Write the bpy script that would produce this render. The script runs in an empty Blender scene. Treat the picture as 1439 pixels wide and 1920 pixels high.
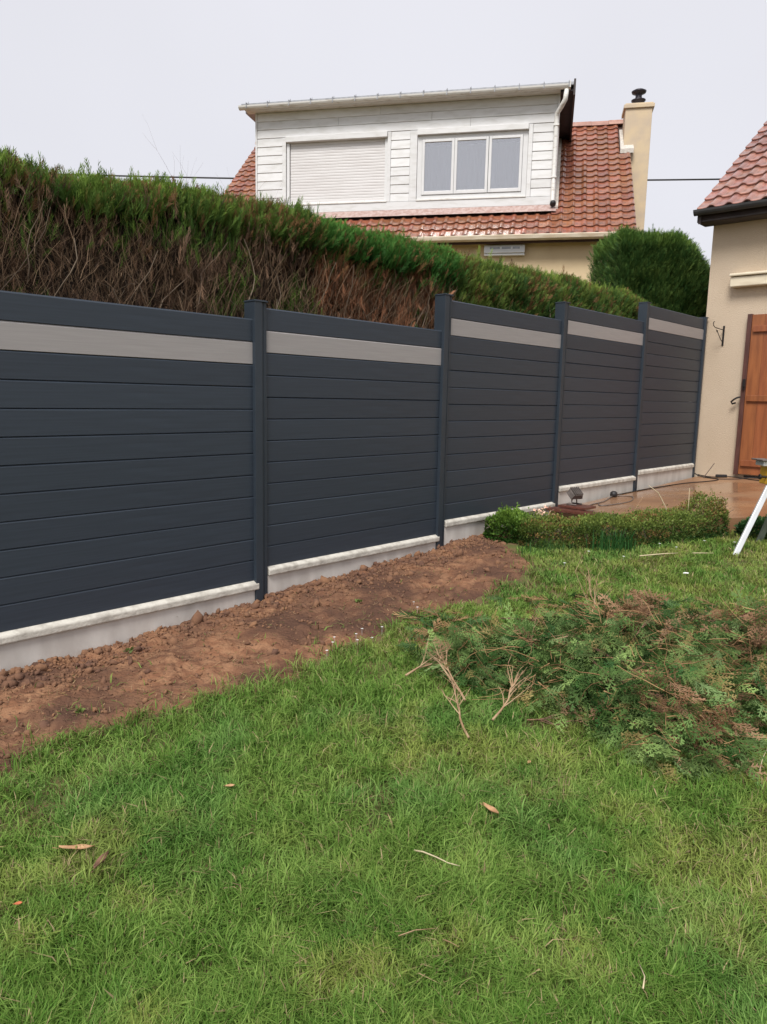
import bpy, math, random
import numpy as np
from mathutils import Matrix, Vector, Euler
rng = np.random.default_rng(7)
random.seed(7)
SC = bpy.context.scene
COL = SC.collection

# ------------------------------------------------------------------ camera
PITCH, ROLL = 8.7804, 1.1881
F0 = Vector((0, math.cos(math.radians(PITCH)), -math.sin(math.radians(PITCH))))
U0 = Vector((0, math.sin(math.radians(PITCH)), math.cos(math.radians(PITCH))))
R0 = Vector((1, 0, 0))
c_, s_ = math.cos(math.radians(ROLL)), math.sin(math.radians(ROLL))
RR = R0 * c_ + U0 * s_
UU = U0 * c_ - R0 * s_
cd = bpy.data.cameras.new('camera')
cd.sensor_fit = 'VERTICAL'; cd.sensor_height = 24.0; cd.lens = 1383.76 / 1920 * 24
cd.clip_start = 0.05; cd.clip_end = 2000
cam = bpy.data.objects.new('camera', cd); COL.objects.link(cam)
m = Matrix((RR, UU, -F0)).transposed().to_4x4(); m.translation = (0, 0, 1.6)
cam.matrix_world = m
SC.camera = cam

# ------------------------------------------------------------------ light: overcast day
SUN_EL, SUN_AZ = 52.0, 200.0       # azimuth clockwise from +Y (the view direction)
W = bpy.data.worlds.new('World'); SC.world = W; W.use_nodes = True
nt = W.node_tree; nt.nodes.clear()
wo = nt.nodes.new('ShaderNodeOutputWorld'); bg = nt.nodes.new('ShaderNodeBackground')
sky = nt.nodes.new('ShaderNodeTexSky'); sky.sky_type = 'NISHITA'; sky.sun_disc = False
sky.sun_elevation = math.radians(SUN_EL); sky.sun_rotation = math.radians(SUN_AZ)
cl = nt.nodes.new('ShaderNodeRGB'); cl.outputs[0].default_value = (5.46, 5.43, 5.78, 1)
mx = nt.nodes.new('ShaderNodeMix'); mx.data_type = 'RGBA'; mx.inputs[0].default_value = 0.94
tc = nt.nodes.new('ShaderNodeTexCoord'); nz = nt.nodes.new('ShaderNodeTexNoise')
nz.inputs['Scale'].default_value = 1.6; nz.inputs['Detail'].default_value = 3
mr = nt.nodes.new('ShaderNodeMapRange'); mr.inputs[1].default_value = .3; mr.inputs[2].default_value = .7
mr.inputs[3].default_value = .93; mr.inputs[4].default_value = 1.04
sc_ = nt.nodes.new('ShaderNodeVectorMath'); sc_.operation = 'SCALE'
nt.links.new(tc.outputs['Generated'], nz.inputs['Vector']); nt.links.new(nz.outputs[0], mr.inputs[0])
nt.links.new(cl.outputs[0], sc_.inputs[0]); nt.links.new(mr.outputs[0], sc_.inputs['Scale'])
nt.links.new(sky.outputs[0], mx.inputs[6]); nt.links.new(sc_.outputs[0], mx.inputs[7])
nt.links.new(mx.outputs[2], bg.inputs[0]); bg.inputs[1].default_value = 0.058
nt.links.new(bg.outputs[0], wo.inputs[0])
sl = bpy.data.lights.new('sun', 'SUN'); sl.energy = 1.5; sl.angle = math.radians(24); sl.color = (1, .965, .92)
so = bpy.data.objects.new('sun', sl); COL.objects.link(so)
az, el = math.radians(SUN_AZ), math.radians(SUN_EL)
sd = Vector((math.sin(az) * math.cos(el), math.cos(az) * math.cos(el), math.sin(el)))
so.rotation_euler = sd.to_track_quat('Z', 'Y').to_euler(); so.location = sd * 30
SC.view_settings.view_transform = 'Standard'; SC.view_settings.look = 'None'
SC.view_settings.exposure = 1.38; SC.view_settings.gamma = 1.0; SC.view_settings.use_curve_mapping = False

# ------------------------------------------------------------------ noise in numpy
def _h(ix, iy, seed):
    n = (ix * 374761393 + iy * 668265263 + seed * 974634777) & 0xFFFFFFFF
    n = ((n ^ (n >> 13)) * 1274126177) & 0xFFFFFFFF
    return ((n ^ (n >> 16)) & 0xFFFF) / 65535.0
def vnoise(x, y, seed=0):
    x = np.asarray(x, float); y = np.asarray(y, float)
    ix = np.floor(x).astype(np.int64); iy = np.floor(y).astype(np.int64)
    fx = x - ix; fy = y - iy; fx = fx * fx * (3 - 2 * fx); fy = fy * fy * (3 - 2 * fy)
    a = _h(ix, iy, seed); b = _h(ix + 1, iy, seed); c = _h(ix, iy + 1, seed); d = _h(ix + 1, iy + 1, seed)
    return (a * (1 - fx) + b * fx) * (1 - fy) + (c * (1 - fx) + d * fx) * fy
def fbm(x, y, sc=1.0, o=4, seed=0):
    r = 0; a = .5; t = 0
    for i in range(o):
        r = r + a * vnoise(np.asarray(x) * sc, np.asarray(y) * sc, seed + i * 17); t += a; a *= .5; sc *= 2.03
    return r / t

# ------------------------------------------------------------------ frames
TH = 42.7084
FR = Matrix.Rotation(math.radians(90 - TH), 4, 'Z')               # fence frame: x along fence, y away behind it
HR = Matrix.Translation((4.77105, 15.0, 4.92263)) @ Matrix.Rotation(math.radians(-12.3), 4, 'Z')   # house frame
WR = Matrix.Identity(4)
def w2f(x, y):
    a = math.radians(TH); s, c = math.sin(a), math.cos(a)
    return x * s + y * c, -x * c + y * s
def f2w(t, s):
    a = math.radians(TH); S, Cc = math.sin(a), math.cos(a)
    return t * S - s * Cc, t * Cc + s * S
GT = [-50, -3, 0, 1.4, 3, 5, 7.3, 9, 11.4, 60]; GZ = [-.3, -.05, .03, .09, .165, .265, .37, .42, .45, .5]
def ground_z(x, y):
    t, s = w2f(np.asarray(x, float), np.asarray(y, float))
    z = np.interp(t, GT, GZ)
    return z + (fbm(x, y, 2.2, 3, 5) - .5) * .05 + (fbm(x, y, 9, 2, 9) - .5) * .016

# ------------------------------------------------------------------ mesh helpers
class MB:
    def __init__(s): s.v = []; s.f = []
    def add(s, vs, fs):
        o = len(s.v); s.v += [tuple(p) for p in vs]; s.f += [tuple(i + o for i in q) for q in fs]; return s
    def box(s, x0, x1, y0, y1, z0, z1):
        return s.add([(x0, y0, z0), (x1, y0, z0), (x1, y1, z0), (x0, y1, z0), (x0, y0, z1), (x1, y0, z1), (x1, y1, z1), (x0, y1, z1)],
                     [(0, 3, 2, 1), (4, 5, 6, 7), (0, 1, 5, 4), (1, 2, 6, 5), (2, 3, 7, 6), (3, 0, 4, 7)])
    def prism(s, prof, axis, a, b):
        """closed 2D profile extruded along axis: 'x' prof=(y,z); 'y' prof=(x,z); 'z' prof=(x,y)"""
        def P(u, v, w): return {'x': (w, u, v), 'y': (u, w, v), 'z': (u, v, w)}[axis]
        n = len(prof)
        vs = [P(u, v, a) for u, v in prof] + [P(u, v, b) for u, v in prof]
        fs = [(i, (i + 1) % n, n + (i + 1) % n, n + i) for i in range(n)]
        fs += [tuple(range(n))[::-1], tuple(range(n, 2 * n))]
        return s.add(vs, fs)
    def tube(s, pts, rad, n=6, cap=True):
        pts = [Vector(p) for p in pts]; k = len(pts)
        if not hasattr(rad, '__len__'): rad = [rad] * k
        vs = []; up = Vector((0, 0, 1))
        prev = None
        for i, p in enumerate(pts):
            d = (pts[min(i + 1, k - 1)] - pts[max(i - 1, 0)]).normalized()
            if prev is None:
                a = d.cross(up if abs(d.z) < .9 else Vector((1, 0, 0))).normalized()
            else:
                a = (prev - d * prev.dot(d)).normalized()
            prev = a; b = d.cross(a)
            for j in range(n):
                t = 2 * math.pi * j / n
                vs.append(p + (a * math.cos(t) + b * math.sin(t)) * rad[i])
        fs = []
        for i in range(k - 1):
            for j in range(n):
                fs.append((i * n + j, i * n + (j + 1) % n, (i + 1) * n + (j + 1) % n, (i + 1) * n + j))
        if cap: fs += [tuple(range(n))[::-1], tuple((k - 1) * n + j for j in range(n))]
        return s.add(vs, fs)
    def lathe(s, prof, c=(0, 0, 0), n=16):
        vs = []; k = len(prof)
        for r, z in prof:
            for j in range(n):
                t = 2 * math.pi * j / n; vs.append((c[0] + r * math.cos(t), c[1] + r * math.sin(t), c[2] + z))
        fs = [(i * n + j, i * n + (j + 1) % n, (i + 1) * n + (j + 1) % n, (i + 1) * n + j) for i in range(k - 1) for j in range(n)]
        fs += [tuple(range(n))[::-1], tuple((k - 1) * n + j for j in range(n))]
        return s.add(vs, fs)
    def xf(s, M):
        s.v = [tuple(M @ Vector(p)) for p in s.v]; return s
    def mesh(s, name, mat, smooth=False, off=(0, 0, 0)):
        me = bpy.data.meshes.new(name)
        ox, oy, oz = off
        me.from_pydata([(a - ox, b - oy, c - oz) for a, b, c in s.v], [], s.f); me.update()
        if mat: me.materials.append(mat)
        if smooth: me.polygons.foreach_set('use_smooth', [True] * len(me.polygons))
        return me
def npmesh(name, V, Fq, mat, col=None, smooth=False):
    """V (n,3); Fq (m,k) faces all of k corners; col (n,3) optional"""
    me = bpy.data.meshes.new(name); V = np.asarray(V, np.float32); Fq = np.asarray(Fq, np.int32)
    k = Fq.shape[1]; m_ = len(Fq)
    me.vertices.add(len(V)); me.vertices.foreach_set('co', V.ravel())
    me.loops.add(m_ * k); me.loops.foreach_set('vertex_index', Fq.ravel())
    me.polygons.add(m_); me.polygons.foreach_set('loop_start', np.arange(0, m_ * k, k, dtype=np.int32))
    if smooth: me.polygons.foreach_set('use_smooth', np.ones(m_, bool))
    me.update(calc_edges=True)
    if col is not None:
        a = me.color_attributes.new('tint', 'FLOAT_COLOR', 'POINT')
        c4 = np.ones((len(V), 4), np.float32); c4[:, :3] = col; a.data.foreach_set('color', c4.ravel())
    if mat: me.materials.append(mat)
    return me
def obj(name, me, parent=None, bevel=0, **kw):
    o = bpy.data.objects.new(name, me); COL.objects.link(o)
    if parent: o.parent = parent
    if bevel:
        b = o.modifiers.new('bevel', 'BEVEL'); b.width = bevel; b.segments = 2; b.limit_method = 'ANGLE'; b.angle_limit = math.radians(40)
    for k, v in kw.items(): o[k] = v
    return o
class Thing:
    """an Empty at the base of a thing, in one of the frames; parts are given in frame coordinates"""
    def __init__(s, name, label, cat, frame=WR, base=(0, 0, 0), group=None):
        s.e = bpy.data.objects.new(name, None); COL.objects.link(s.e); s.e.empty_display_size = .1
        s.e.matrix_world = frame @ Matrix.Translation(base); s.base = base
        s.e['label'] = label; s.e['category'] = cat
        if group: s.e['group'] = group
    def part(s, name, mb, mat, parent=None, bevel=0, smooth=False, **kw):
        return obj(name, mb.mesh(name, mat, smooth, s.base), parent or s.e, bevel, **kw)
def single(name, me, label, cat, group=None, kind=None, **kw):
    o = obj(name, me, **kw); o['label'] = label; o['category'] = cat
    if group: o['group'] = group
    if kind: o['kind'] = kind
    return o

# ------------------------------------------------------------------ materials
def mat(name, col, rough=.6, var=.0, vscale=6., bump=0., bscale=60., spec=.5, col2=None, metal=0., vdet=5, stretch=None, objrand=0., coat=0., thr=(.35, .65), bdist=.01):
    """principled with a noise between col and col2 (or col darkened by var) and a noise bump"""
    M = bpy.data.materials.new(name); M.use_nodes = True; n = M.node_tree; N = n.nodes; L = n.links
    p = N['Principled BSDF']; p.inputs['Roughness'].default_value = rough; p.inputs['Metallic'].default_value = metal
    p.inputs['Specular IOR Level'].default_value = spec; p.inputs['Coat Weight'].default_value = coat
    tcn = N.new('ShaderNodeTexCoord'); src = tcn.outputs['Object']
    if stretch:
        mp = N.new('ShaderNodeMapping'); mp.inputs['Scale'].default_value = stretch; L.new(src, mp.inputs[0]); src = mp.outputs[0]
    if col2 is None: col2 = tuple(c * (1 - var) for c in col)
    no = N.new('ShaderNodeTexNoise'); no.inputs['Scale'].default_value = vscale; no.inputs['Detail'].default_value = vdet
    L.new(src, no.inputs['Vector'])
    r = N.new('ShaderNodeMapRange'); r.inputs[1].default_value = thr[0]; r.inputs[2].default_value = thr[1]; L.new(no.outputs[0], r.inputs[0])
    mxn = N.new('ShaderNodeMix'); mxn.data_type = 'RGBA'; L.new(r.outputs[0], mxn.inputs[0])
    mxn.inputs[6].default_value = (*col, 1); mxn.inputs[7].default_value = (*col2, 1)
    out = mxn.outputs[2]
    if objrand:
        oi = N.new('ShaderNodeObjectInfo'); hs = N.new('ShaderNodeHueSaturation')
        mr1 = N.new('ShaderNodeMapRange'); mr1.inputs[3].default_value = 1 - objrand; mr1.inputs[4].default_value = 1 + objrand
        L.new(oi.outputs['Random'], mr1.inputs[0]); L.new(mr1.outputs[0], hs.inputs['Value'])
        mr2 = N.new('ShaderNodeMapRange'); mr2.inputs[3].default_value = .5 - objrand * .04; mr2.inputs[4].default_value = .5 + objrand * .04
        ml = N.new('ShaderNodeMath'); ml.operation = 'FRACT'; m7 = N.new('ShaderNodeMath'); m7.operation = 'MULTIPLY'; m7.inputs[1].default_value = 7.3
        L.new(oi.outputs['Random'], m7.inputs[0]); L.new(m7.outputs[0], ml.inputs[0]); L.new(ml.outputs[0], mr2.inputs[0]); L.new(mr2.outputs[0], hs.inputs['Hue'])
        L.new(out, hs.inputs['Color']); out = hs.outputs[0]
    L.new(out, p.inputs['Base Color'])
    if bump:
        nb = N.new('ShaderNodeTexNoise'); nb.inputs['Scale'].default_value = bscale; nb.inputs['Detail'].default_value = 4; L.new(src, nb.inputs['Vector'])
        b = N.new('ShaderNodeBump'); b.inputs['Strength'].default_value = bump; b.inputs['Distance'].default_value = bdist
        L.new(nb.outputs[0], b.inputs['Height']); L.new(b.outputs[0], p.inputs['Normal'])
    return M
def leafmat(name, rough=.5, trans=.3, spec=.3, gain=1.0):
    M = bpy.data.materials.new(name); M.use_nodes = True; n = M.node_tree; N = n.nodes; L = n.links
    p = N['Principled BSDF']; p.inputs['Roughness'].default_value = rough; p.inputs['Specular IOR Level'].default_value = spec
    at = N.new('ShaderNodeAttribute'); at.attribute_name = 'tint'
    t = N.new('ShaderNodeBsdfTranslucent'); ms = N.new('ShaderNodeMixShader'); ms.inputs[0].default_value = trans
    L.new(at.outputs['Color'], p.inputs['Base Color']); L.new(at.outputs['Color'], t.inputs['Color'])
    L.new(p.outputs[0], ms.inputs[1]); L.new(t.outputs[0], ms.inputs[2]); L.new(ms.outputs[0], N['Material Output'].inputs[0])
    return M

M_anth = mat('anthracite_slat', (.030, .042, .060), .48, .22, 2.2, .12, 30, spec=.5, stretch=(1, 8, 40), objrand=.06, bdist=.003)
M_post = mat('anthracite_post', (.027, .038, .052), .5, .15, 4, .05, 80, spec=.5)
M_grey = mat('pale_grey_slat', (.335, .315, .31), .5, .1, 3, .1, 30, stretch=(1, 8, 40), objrand=.03, bdist=.003)
M_plinth = mat('smooth_concrete', (.66, .635, .59), .8, col2=(.52, .49, .45), vscale=7, bump=.2, bscale=90, stretch=(1, 1, .35), bdist=.004)
M_cope = mat('cast_stone', (.60, .575, .51), .85, col2=(.36, .335, .29), vscale=16, bump=.55, bscale=70, thr=(.4, .75), bdist=.006)
M_white = mat('white_painted_wood', (.68, .68, .68), .45, col2=(.52, .51, .48), vscale=3.5, bump=.08, bscale=50, thr=(.45, .9), stretch=(1, 1, 4), objrand=.06)
M_whiteold = mat('weathered_white_paint', (.70, .69, .66), .5, col2=(.38, .33, .26), vscale=5, bump=.1, bscale=40, thr=(.52, .82), stretch=(1, 3, 5))
M_pvc = mat('white_pvc', (.70, .70, .70), .3, .06, 6)
M_shut = mat('roller_shutter_white', (.66, .645, .64), .4, col2=(.60, .58, .57), vscale=3, stretch=(.6, 1, 4))
M_grime = mat('peeling_white_paint', (.74, .73, .72), .6, col2=(.25, .24, .23), vscale=9, thr=(.62, .72), bump=.2, bscale=30)
M_zinc = mat('zinc', (.34, .35, .37), .45, .3, 12, metal=.4)
M_tile = mat('red_clay_tile', (.31, .115, .062), .27, coat=.15, col2=(.14, .058, .036), vscale=9, bump=.25, bscale=45, objrand=.22, thr=(.4, .72), bdist=.004)
M_tile2 = mat('pinkish_clay_tile', (.34, .155, .115), .28, coat=.3, col2=(.17, .085, .065), vscale=10, bump=.25, bscale=45, objrand=.2, thr=(.42, .75), bdist=.004)
M_under = mat('roof_underlay', (.07, .035, .025), .9, .3, 5)
M_ridge = mat('ridge_tile_clay', (.42, .24, .18), .6, col2=(.30, .15, .11), vscale=8, bump=.3, bscale=40, objrand=.15)
M_dark = mat('dark_brown_boards', (.045, .032, .030), .6, .4, 8, .2, 40)
M_soffit = mat('dark_soffit', (.035, .026, .03), .7, .4, 6)
M_cream = mat('cream_render', (.70, .55, .34), .9, col2=(.64, .49, .30), vscale=2.5, bump=.5, bscale=120, bdist=.005)
M_creamch = mat('cream_chimney_render', (.60, .48, .32), .9, col2=(.50, .41, .31), vscale=3.5, bump=.4, bscale=90, bdist=.005, thr=(.4, .7))
M_creamgut = mat('cream_gutter', (.62, .54, .42), .5, col2=(.48, .38, .26), vscale=4, stretch=(1, 1, 6))
M_rough = mat('roughcast_render', (.56, .455, .34), .92, col2=(.50, .395, .285), vscale=.9, bump=.9, bscale=85, bdist=.010, thr=(.35, .7))
M_mortar = mat('pale_mortar', (.62, .58, .52), .9, .25, 20, .4, 60)
M_wooddoor = mat('varnished_wood', (.31, .105, .038), .4, col2=(.22, .072, .028), vscale=3, bump=.1, bscale=40, stretch=(6, 6, .7), objrand=.08)
M_doorframe = mat('dark_red_brown_wood', (.11, .045, .035), .45, .4, 6, stretch=(6, 6, .7))
M_iron = mat('black_iron', (.02, .018, .018), .5, .3, 20, metal=.3)
M_cowl = mat('dark_cowl_metal', (.045, .04, .05), .4, .3, 15, metal=.5)
M_creamplastic = mat('cream_metal', (.74, .66, .50), .4, col2=(.62, .54, .40), vscale=4, stretch=(1, 1, 5))
M_black = mat('black_rubber', (.016, .015, .016), .5, .2, 20)
M_board = mat('wet_brown_plank', (.14, .05, .035), .3, .4, 8, .2, 30, stretch=(1, 5, 5))
M_alu = mat('pale_aluminium', (.74, .76, .78), .35, .08, 12, metal=.35)
M_alu2 = mat('dull_green_grey_aluminium', (.26, .30, .27), .45, .2, 12, metal=.3)
M_yellow = mat('yellow_plastic', (.90, .50, .04), .4, .08, 10)
M_lampgrey = mat('aged_grey_metal', (.20, .17, .155), .5, .4, 20, metal=.3)
M_pink = mat('pink_orange_petals', (.78, .38, .26), .6, col2=(.80, .62, .50), vscale=25)
M_leafdead = mat('dead_leaf', (.48, .29, .15), .6, col2=(.34, .18, .09), vscale=30, bump=.4, bscale=60)
M_redleaf = mat('orange_fragment', (.55, .16, .07), .6, .3, 30)
M_twig = mat('pale_twig', (.42, .29, .17), .7, col2=(.26, .15, .08), vscale=20)
M_twigd = mat('red_brown_twig', (.26, .13, .08), .75, col2=(.15, .08, .055), vscale=15)
M_straw = mat('straw_stalk', (.62, .52, .33), .6, .25, 20)
M_petal = mat('white_petal', (.82, .82, .80), .6, .05, 20)
M_bark = mat('grey_brown_bark', (.15, .115, .09), .85, col2=(.08, .06, .05), vscale=12, bump=.5, bscale=40)
M_leaf = leafmat('leaf_tinted', .5, .28, .2)
M_needle = leafmat('conifer_spray_tinted', .55, .22, .15)
M_deadspray = leafmat('dead_spray_tinted', .7, .1, .15)
M_grass = leafmat('grass_blade_tinted', .5, .30, .12)
M_innershade = mat('inner_hedge_shade', (.040, .028, .020), .95, .5, 8, .5, 30)  # bark brown taken near black: shade between the branches is painted in

def glassmat():
    M = bpy.data.materials.new('window_glass'); M.use_nodes = True; n = M.node_tree; N = n.nodes; L = n.links
    N.remove(N['Principled BSDF'])
    t = N.new('ShaderNodeBsdfTransparent'); t.inputs[0].default_value = (.95, .96, .98, 1)
    g = N.new('ShaderNodeBsdfGlossy'); g.inputs['Roughness'].default_value = .02
    fr = N.new('ShaderNodeFresnel'); fr.inputs[0].default_value = 1.5
    ad = N.new('ShaderNodeMath'); ad.operation = 'MULTIPLY_ADD'; ad.inputs[1].default_value = 1.6; ad.inputs[2].default_value = .42
    ms = N.new('ShaderNodeMixShader'); L.new(fr.outputs[0], ad.inputs[0]); L.new(ad.outputs[0], ms.inputs[0])
    L.new(t.outputs[0], ms.inputs[1]); L.new(g.outputs[0], ms.inputs[2]); L.new(ms.outputs[0], N['Material Output'].inputs[0])
    return M
M_glass = glassmat()
M_curtain = mat('net_curtain', (.86, .87, .90), .9, col2=(.72, .74, .80), vscale=1.3, stretch=(5, 1, .4))
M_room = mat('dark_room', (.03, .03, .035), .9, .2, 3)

def groundmat(name, cols, scales, bump=.5, rough=.95, bd=.02, bs=45):
    M = bpy.data.materials.new(name); M.use_nodes = True; n = M.node_tree; N = n.nodes; L = n.links
    p = N['Principled BSDF']; p.inputs['Roughness'].default_value = rough; p.inputs['Specular IOR Level'].default_value = .25
    g = N.new('ShaderNodeNewGeometry'); prev = None
    for i, (c, sc2) in enumerate(zip(cols[1:], scales)):
        no = N.new('ShaderNodeTexNoise'); no.inputs['Scale'].default_value = sc2; no.inputs['Detail'].default_value = 6
        L.new(g.outputs['Position'], no.inputs['Vector'])
        r = N.new('ShaderNodeMapRange'); r.inputs[1].default_value = .42; r.inputs[2].default_value = .62; L.new(no.outputs[0], r.inputs[0])
        x = N.new('ShaderNodeMix'); x.data_type = 'RGBA'; L.new(r.outputs[0], x.inputs[0])
        if prev is None: x.inputs[6].default_value = (*cols[0], 1)
        else: L.new(prev, x.inputs[6])
        x.inputs[7].default_value = (*c, 1); prev = x.outputs[2]
    L.new(prev, p.inputs['Base Color'])
    nb = N.new('ShaderNodeTexNoise'); nb.inputs['Scale'].default_value = bs; nb.inputs['Detail'].default_value = 8; L.new(g.outputs['Position'], nb.inputs['Vector'])
    b = N.new('ShaderNodeBump'); b.inputs['Strength'].default_value = bump; b.inputs['Distance'].default_value = bd
    L.new(nb.outputs[0], b.inputs['Height']); L.new(b.outputs[0], p.inputs['Normal'])
    return M
M_lawn = groundmat('lawn_ground', [(.085, .095, .032), (.11, .12, .035), (.15, .10, .05)], [3, 11])
M_soil = groundmat('brown_soil', [(.235, .112, .060), (.150, .070, .040), (.30, .160, .088), (.100, .052, .034)], [4, 14, 2.2], bump=.9, bd=.03, bs=38)
M_clod = mat('soil_clod', (.235, .12, .062), .95, col2=(.12, .060, .038), vscale=6, bump=.5, bscale=50)
def terracemat():
    M = mat('wet_terrace', (.32, .18, .095), .2, col2=(.23, .125, .07), vscale=1.6, bump=.10, bscale=9, thr=(.35, .7), bdist=.004)
    N = M.node_tree.nodes; L = M.node_tree.links; p = N['Principled BSDF']
    no = N.new('ShaderNodeTexNoise'); no.inputs['Scale'].default_value = 1.3; no.inputs['Detail'].default_value = 4
    g = N.new('ShaderNodeTexCoord'); L.new(g.outputs['Object'], no.inputs['Vector'])
    r = N.new('ShaderNodeMapRange'); r.inputs[1].default_value = .4; r.inputs[2].default_value = .62; r.inputs[3].default_value = .12; r.inputs[4].default_value = .42
    L.new(no.outputs[0], r.inputs[0]); L.new(r.outputs[0], p.inputs['Roughness'])
    return M
M_terr = terracemat()

# ================================================================== GROUND
SOILB = [(-1.5, 2.86), (-.5, 2.9), (.876, 2.971), (1.021, 3.046), (1.182, 3.13), (1.345, 3.128), (1.514, 3.116), (1.826, 3.033), (2.017, 2.999), (2.229, 2.974), (2.429, 2.914),
         (2.76, 3.025), (2.939, 2.988), (3.138, 2.962), (3.54, 3.056), (3.919, 3.046), (4.288, 2.996), (4.667, 2.972), (5.0, 3.06), (5.2, 3.2), (5.378, 3.41), (5.6, 3.66), (5.85, 3.9), (6.1, 4.04)]
_bt = [a for a, b in SOILB]; _bs = [b for a, b in SOILB]
def soil_edge(t): return np.interp(t, _bt, _bs, right=4.1)
def in_soil(x, y, fuzz=0.12, seed=3):
    t, s = w2f(x, y); e = soil_edge(t) + (fbm(x, y, 7, 3, seed) - .5) * fuzz * 2
    return (s > e) & (t < 6.15) & (s < 4.2)
def in_soil_core(x, y):
    t, s = w2f(x, y); return np.clip((s - soil_edge(t) - .02) / .12, 0, 1) * (t < 6.0) * (s < 4.2) * (t > -1.5)
def grid(xs, ys, zf):
    X, Y = np.meshgrid(xs, ys); Z = zf(X, Y); V = np.stack([X, Y, Z], -1).reshape(-1, 3)
    nx, ny = len(xs), len(ys); i = np.arange(nx - 1)[None, :] + nx * np.arange(ny - 1)[:, None]; i = i.ravel()
    return V, np.stack([i, i + 1, i + nx + 1, i + nx], -1)
xs = np.concatenate([np.linspace(-900, -30, 8), np.linspace(-25, -4, 10), np.arange(-3.8, 8.01, .1), np.linspace(10, 40, 8), np.linspace(80, 900, 6)])
ys = np.concatenate([np.linspace(-400, -20, 5), np.linspace(-15, -.5, 8), np.arange(0, 12.01, .1), np.linspace(13, 60, 12), np.linspace(100, 1200, 8)])
V, Fq = grid(xs, ys, lambda X, Y: ground_z(X, Y) - .004 - .16 * in_soil_core(X, Y))
o = obj('lawn', npmesh('lawn', V, Fq, M_lawn, smooth=True)); o['kind'] = 'structure'

# soil bed: its own relief, higher where the loose earth was pushed against the plinth
ts = np.arange(-1.6, 6.2, .02); us = np.linspace(0, 1, 64)
Tt, Uu = np.meshgrid(ts, us); e0 = soil_edge(Tt) - .10; Ss = e0 + (4.30 - e0) * Uu
Xw, Yw = f2w(Tt, Ss)
PLZ = [(-2, .0), (1.4, .075), (1.7, .08), (2.15, .10), (2.6, .135), (2.84, .15), (3.14, .155), (3.3, .178), (3.97, .21), (5.18, .255), (5.26, .28), (5.9, .31), (7, .40)]
zc = np.interp(Tt, [a for a, b in PLZ], [b for a, b in PLZ])        # height of the earth along the plinth
gz0 = ground_z(Xw, Yw)
d = np.clip((Ss - e0) / .12, 0, 1); k = np.clip((Ss - 3.45) / .5, 0, 1); k = k * k * (3 - 2 * k)
zl = gz0 - .02 + .028 * d + (fbm(Xw, Yw, 5, 4, 21) - .45) * .075 * d + (fbm(Xw, Yw, 22, 3, 31) - .5) * .042 * d
zs = zl * (1 - k) + (zc + (fbm(Xw, Yw, 9, 4, 41) - .45) * .07 + (fbm(Xw, Yw, 34, 2, 51) - .5) * .03) * k
V = np.stack([Xw, Yw, zs], -1).reshape(-1, 3); nx, ny = len(ts), len(us)
i = (np.arange(nx - 1)[None, :] + nx * np.arange(ny - 1)[:, None]).ravel()
SOIL_T, SOIL_Z = ts, zs
def soil_z(t, s):
    e = soil_edge(t) - .10; u = np.clip((s - e) / (4.30 - e), 0, 1) * 63
    a = np.clip(((np.asarray(t) + 1.6) / .02).astype(int), 0, nx - 1); return zs[u.astype(int), a]
o = obj('soil_bed', npmesh('soil_bed', V, np.stack([i, i + 1, i + nx + 1, i + nx], -1), M_soil, smooth=True)); o['kind'] = 'structure'
# loose clods of earth
def ico():
    p = (1 + 5 ** .5) / 2
    v = np.array([(-1, p, 0), (1, p, 0), (-1, -p, 0), (1, -p, 0), (0, -1, p), (0, 1, p), (0, -1, -p), (0, 1, -p), (p, 0, -1), (p, 0, 1), (-p, 0, -1), (-p, 0, 1)]) / 1.9
    f = np.array([(0, 11, 5), (0, 5, 1), (0, 1, 7), (0, 7, 10), (0, 10, 11), (1, 5, 9), (5, 11, 4), (11, 10, 2), (10, 7, 6), (7, 1, 8), (3, 9, 4), (3, 4, 2), (3, 2, 6), (3, 6, 8), (3, 8, 9), (4, 9, 5), (2, 4, 11), (6, 2, 10), (8, 6, 7), (9, 8, 1)])
    return v, f
def rotmats(n, r=None, tilt=None):
    q = rng.normal(size=(n, 4)); q /= np.linalg.norm(q, axis=1)[:, None]; w, x, y, z = q.T
    return np.stack([1 - 2 * (y * y + z * z), 2 * (x * y - z * w), 2 * (x * z + y * w), 2 * (x * y + z * w), 1 - 2 * (x * x + z * z), 2 * (y * z - x * w),
                     2 * (x * z - y * w), 2 * (y * z + x * w), 1 - 2 * (x * x + y * y)], -1).reshape(n, 3, 3)
def scatter(name, tv, tf, pos, rot, scl, mat_, col=None, jitter=0, tcol=None, smooth=False):
    n = len(pos); k = len(tv); scl = np.asarray(scl); 
    if scl.ndim == 1: scl = np.stack([scl] * 3, -1)
    V = np.einsum('nij,nkj->nki', rot, tv[None] * scl[:, None, :]) 
    if jitter: V = V * (1 + rng.uniform(-jitter, jitter, (n, k, 1)))
    V = V + pos[:, None, :]
    Fc = tf[None] + (np.arange(n) * k)[:, None, None]
    c = None
    if col is not None:
        c = np.repeat(col[:, None, :], k, 1)
        if tcol is not None: c = c * tcol[None, :, None]
        c = c.reshape(-1, 3)
    return npmesh(name, V.reshape(-1, 3), Fc.reshape(-1, tf.shape[1]), mat_, c, smooth)
tv, tf = ico()
n = 13000; t = rng.uniform(-1, 6.1, n); e = soil_edge(t); edge = rng.random(n) < .55
s = np.where(edge, 4.09 - np.abs(rng.normal(0, .20, n)), e + rng.random(n) ** 1.0 * (4.08 - e)); s = np.maximum(s, e)
r = rng.gamma(1.15, .0036, n) + .0014; r = np.where(edge, r * 1.15, r * .75); r = np.minimum(r, .03); bg_ = rng.random(n) < .03; r = np.where(bg_, r * 1.7 + .004, r)
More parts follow.
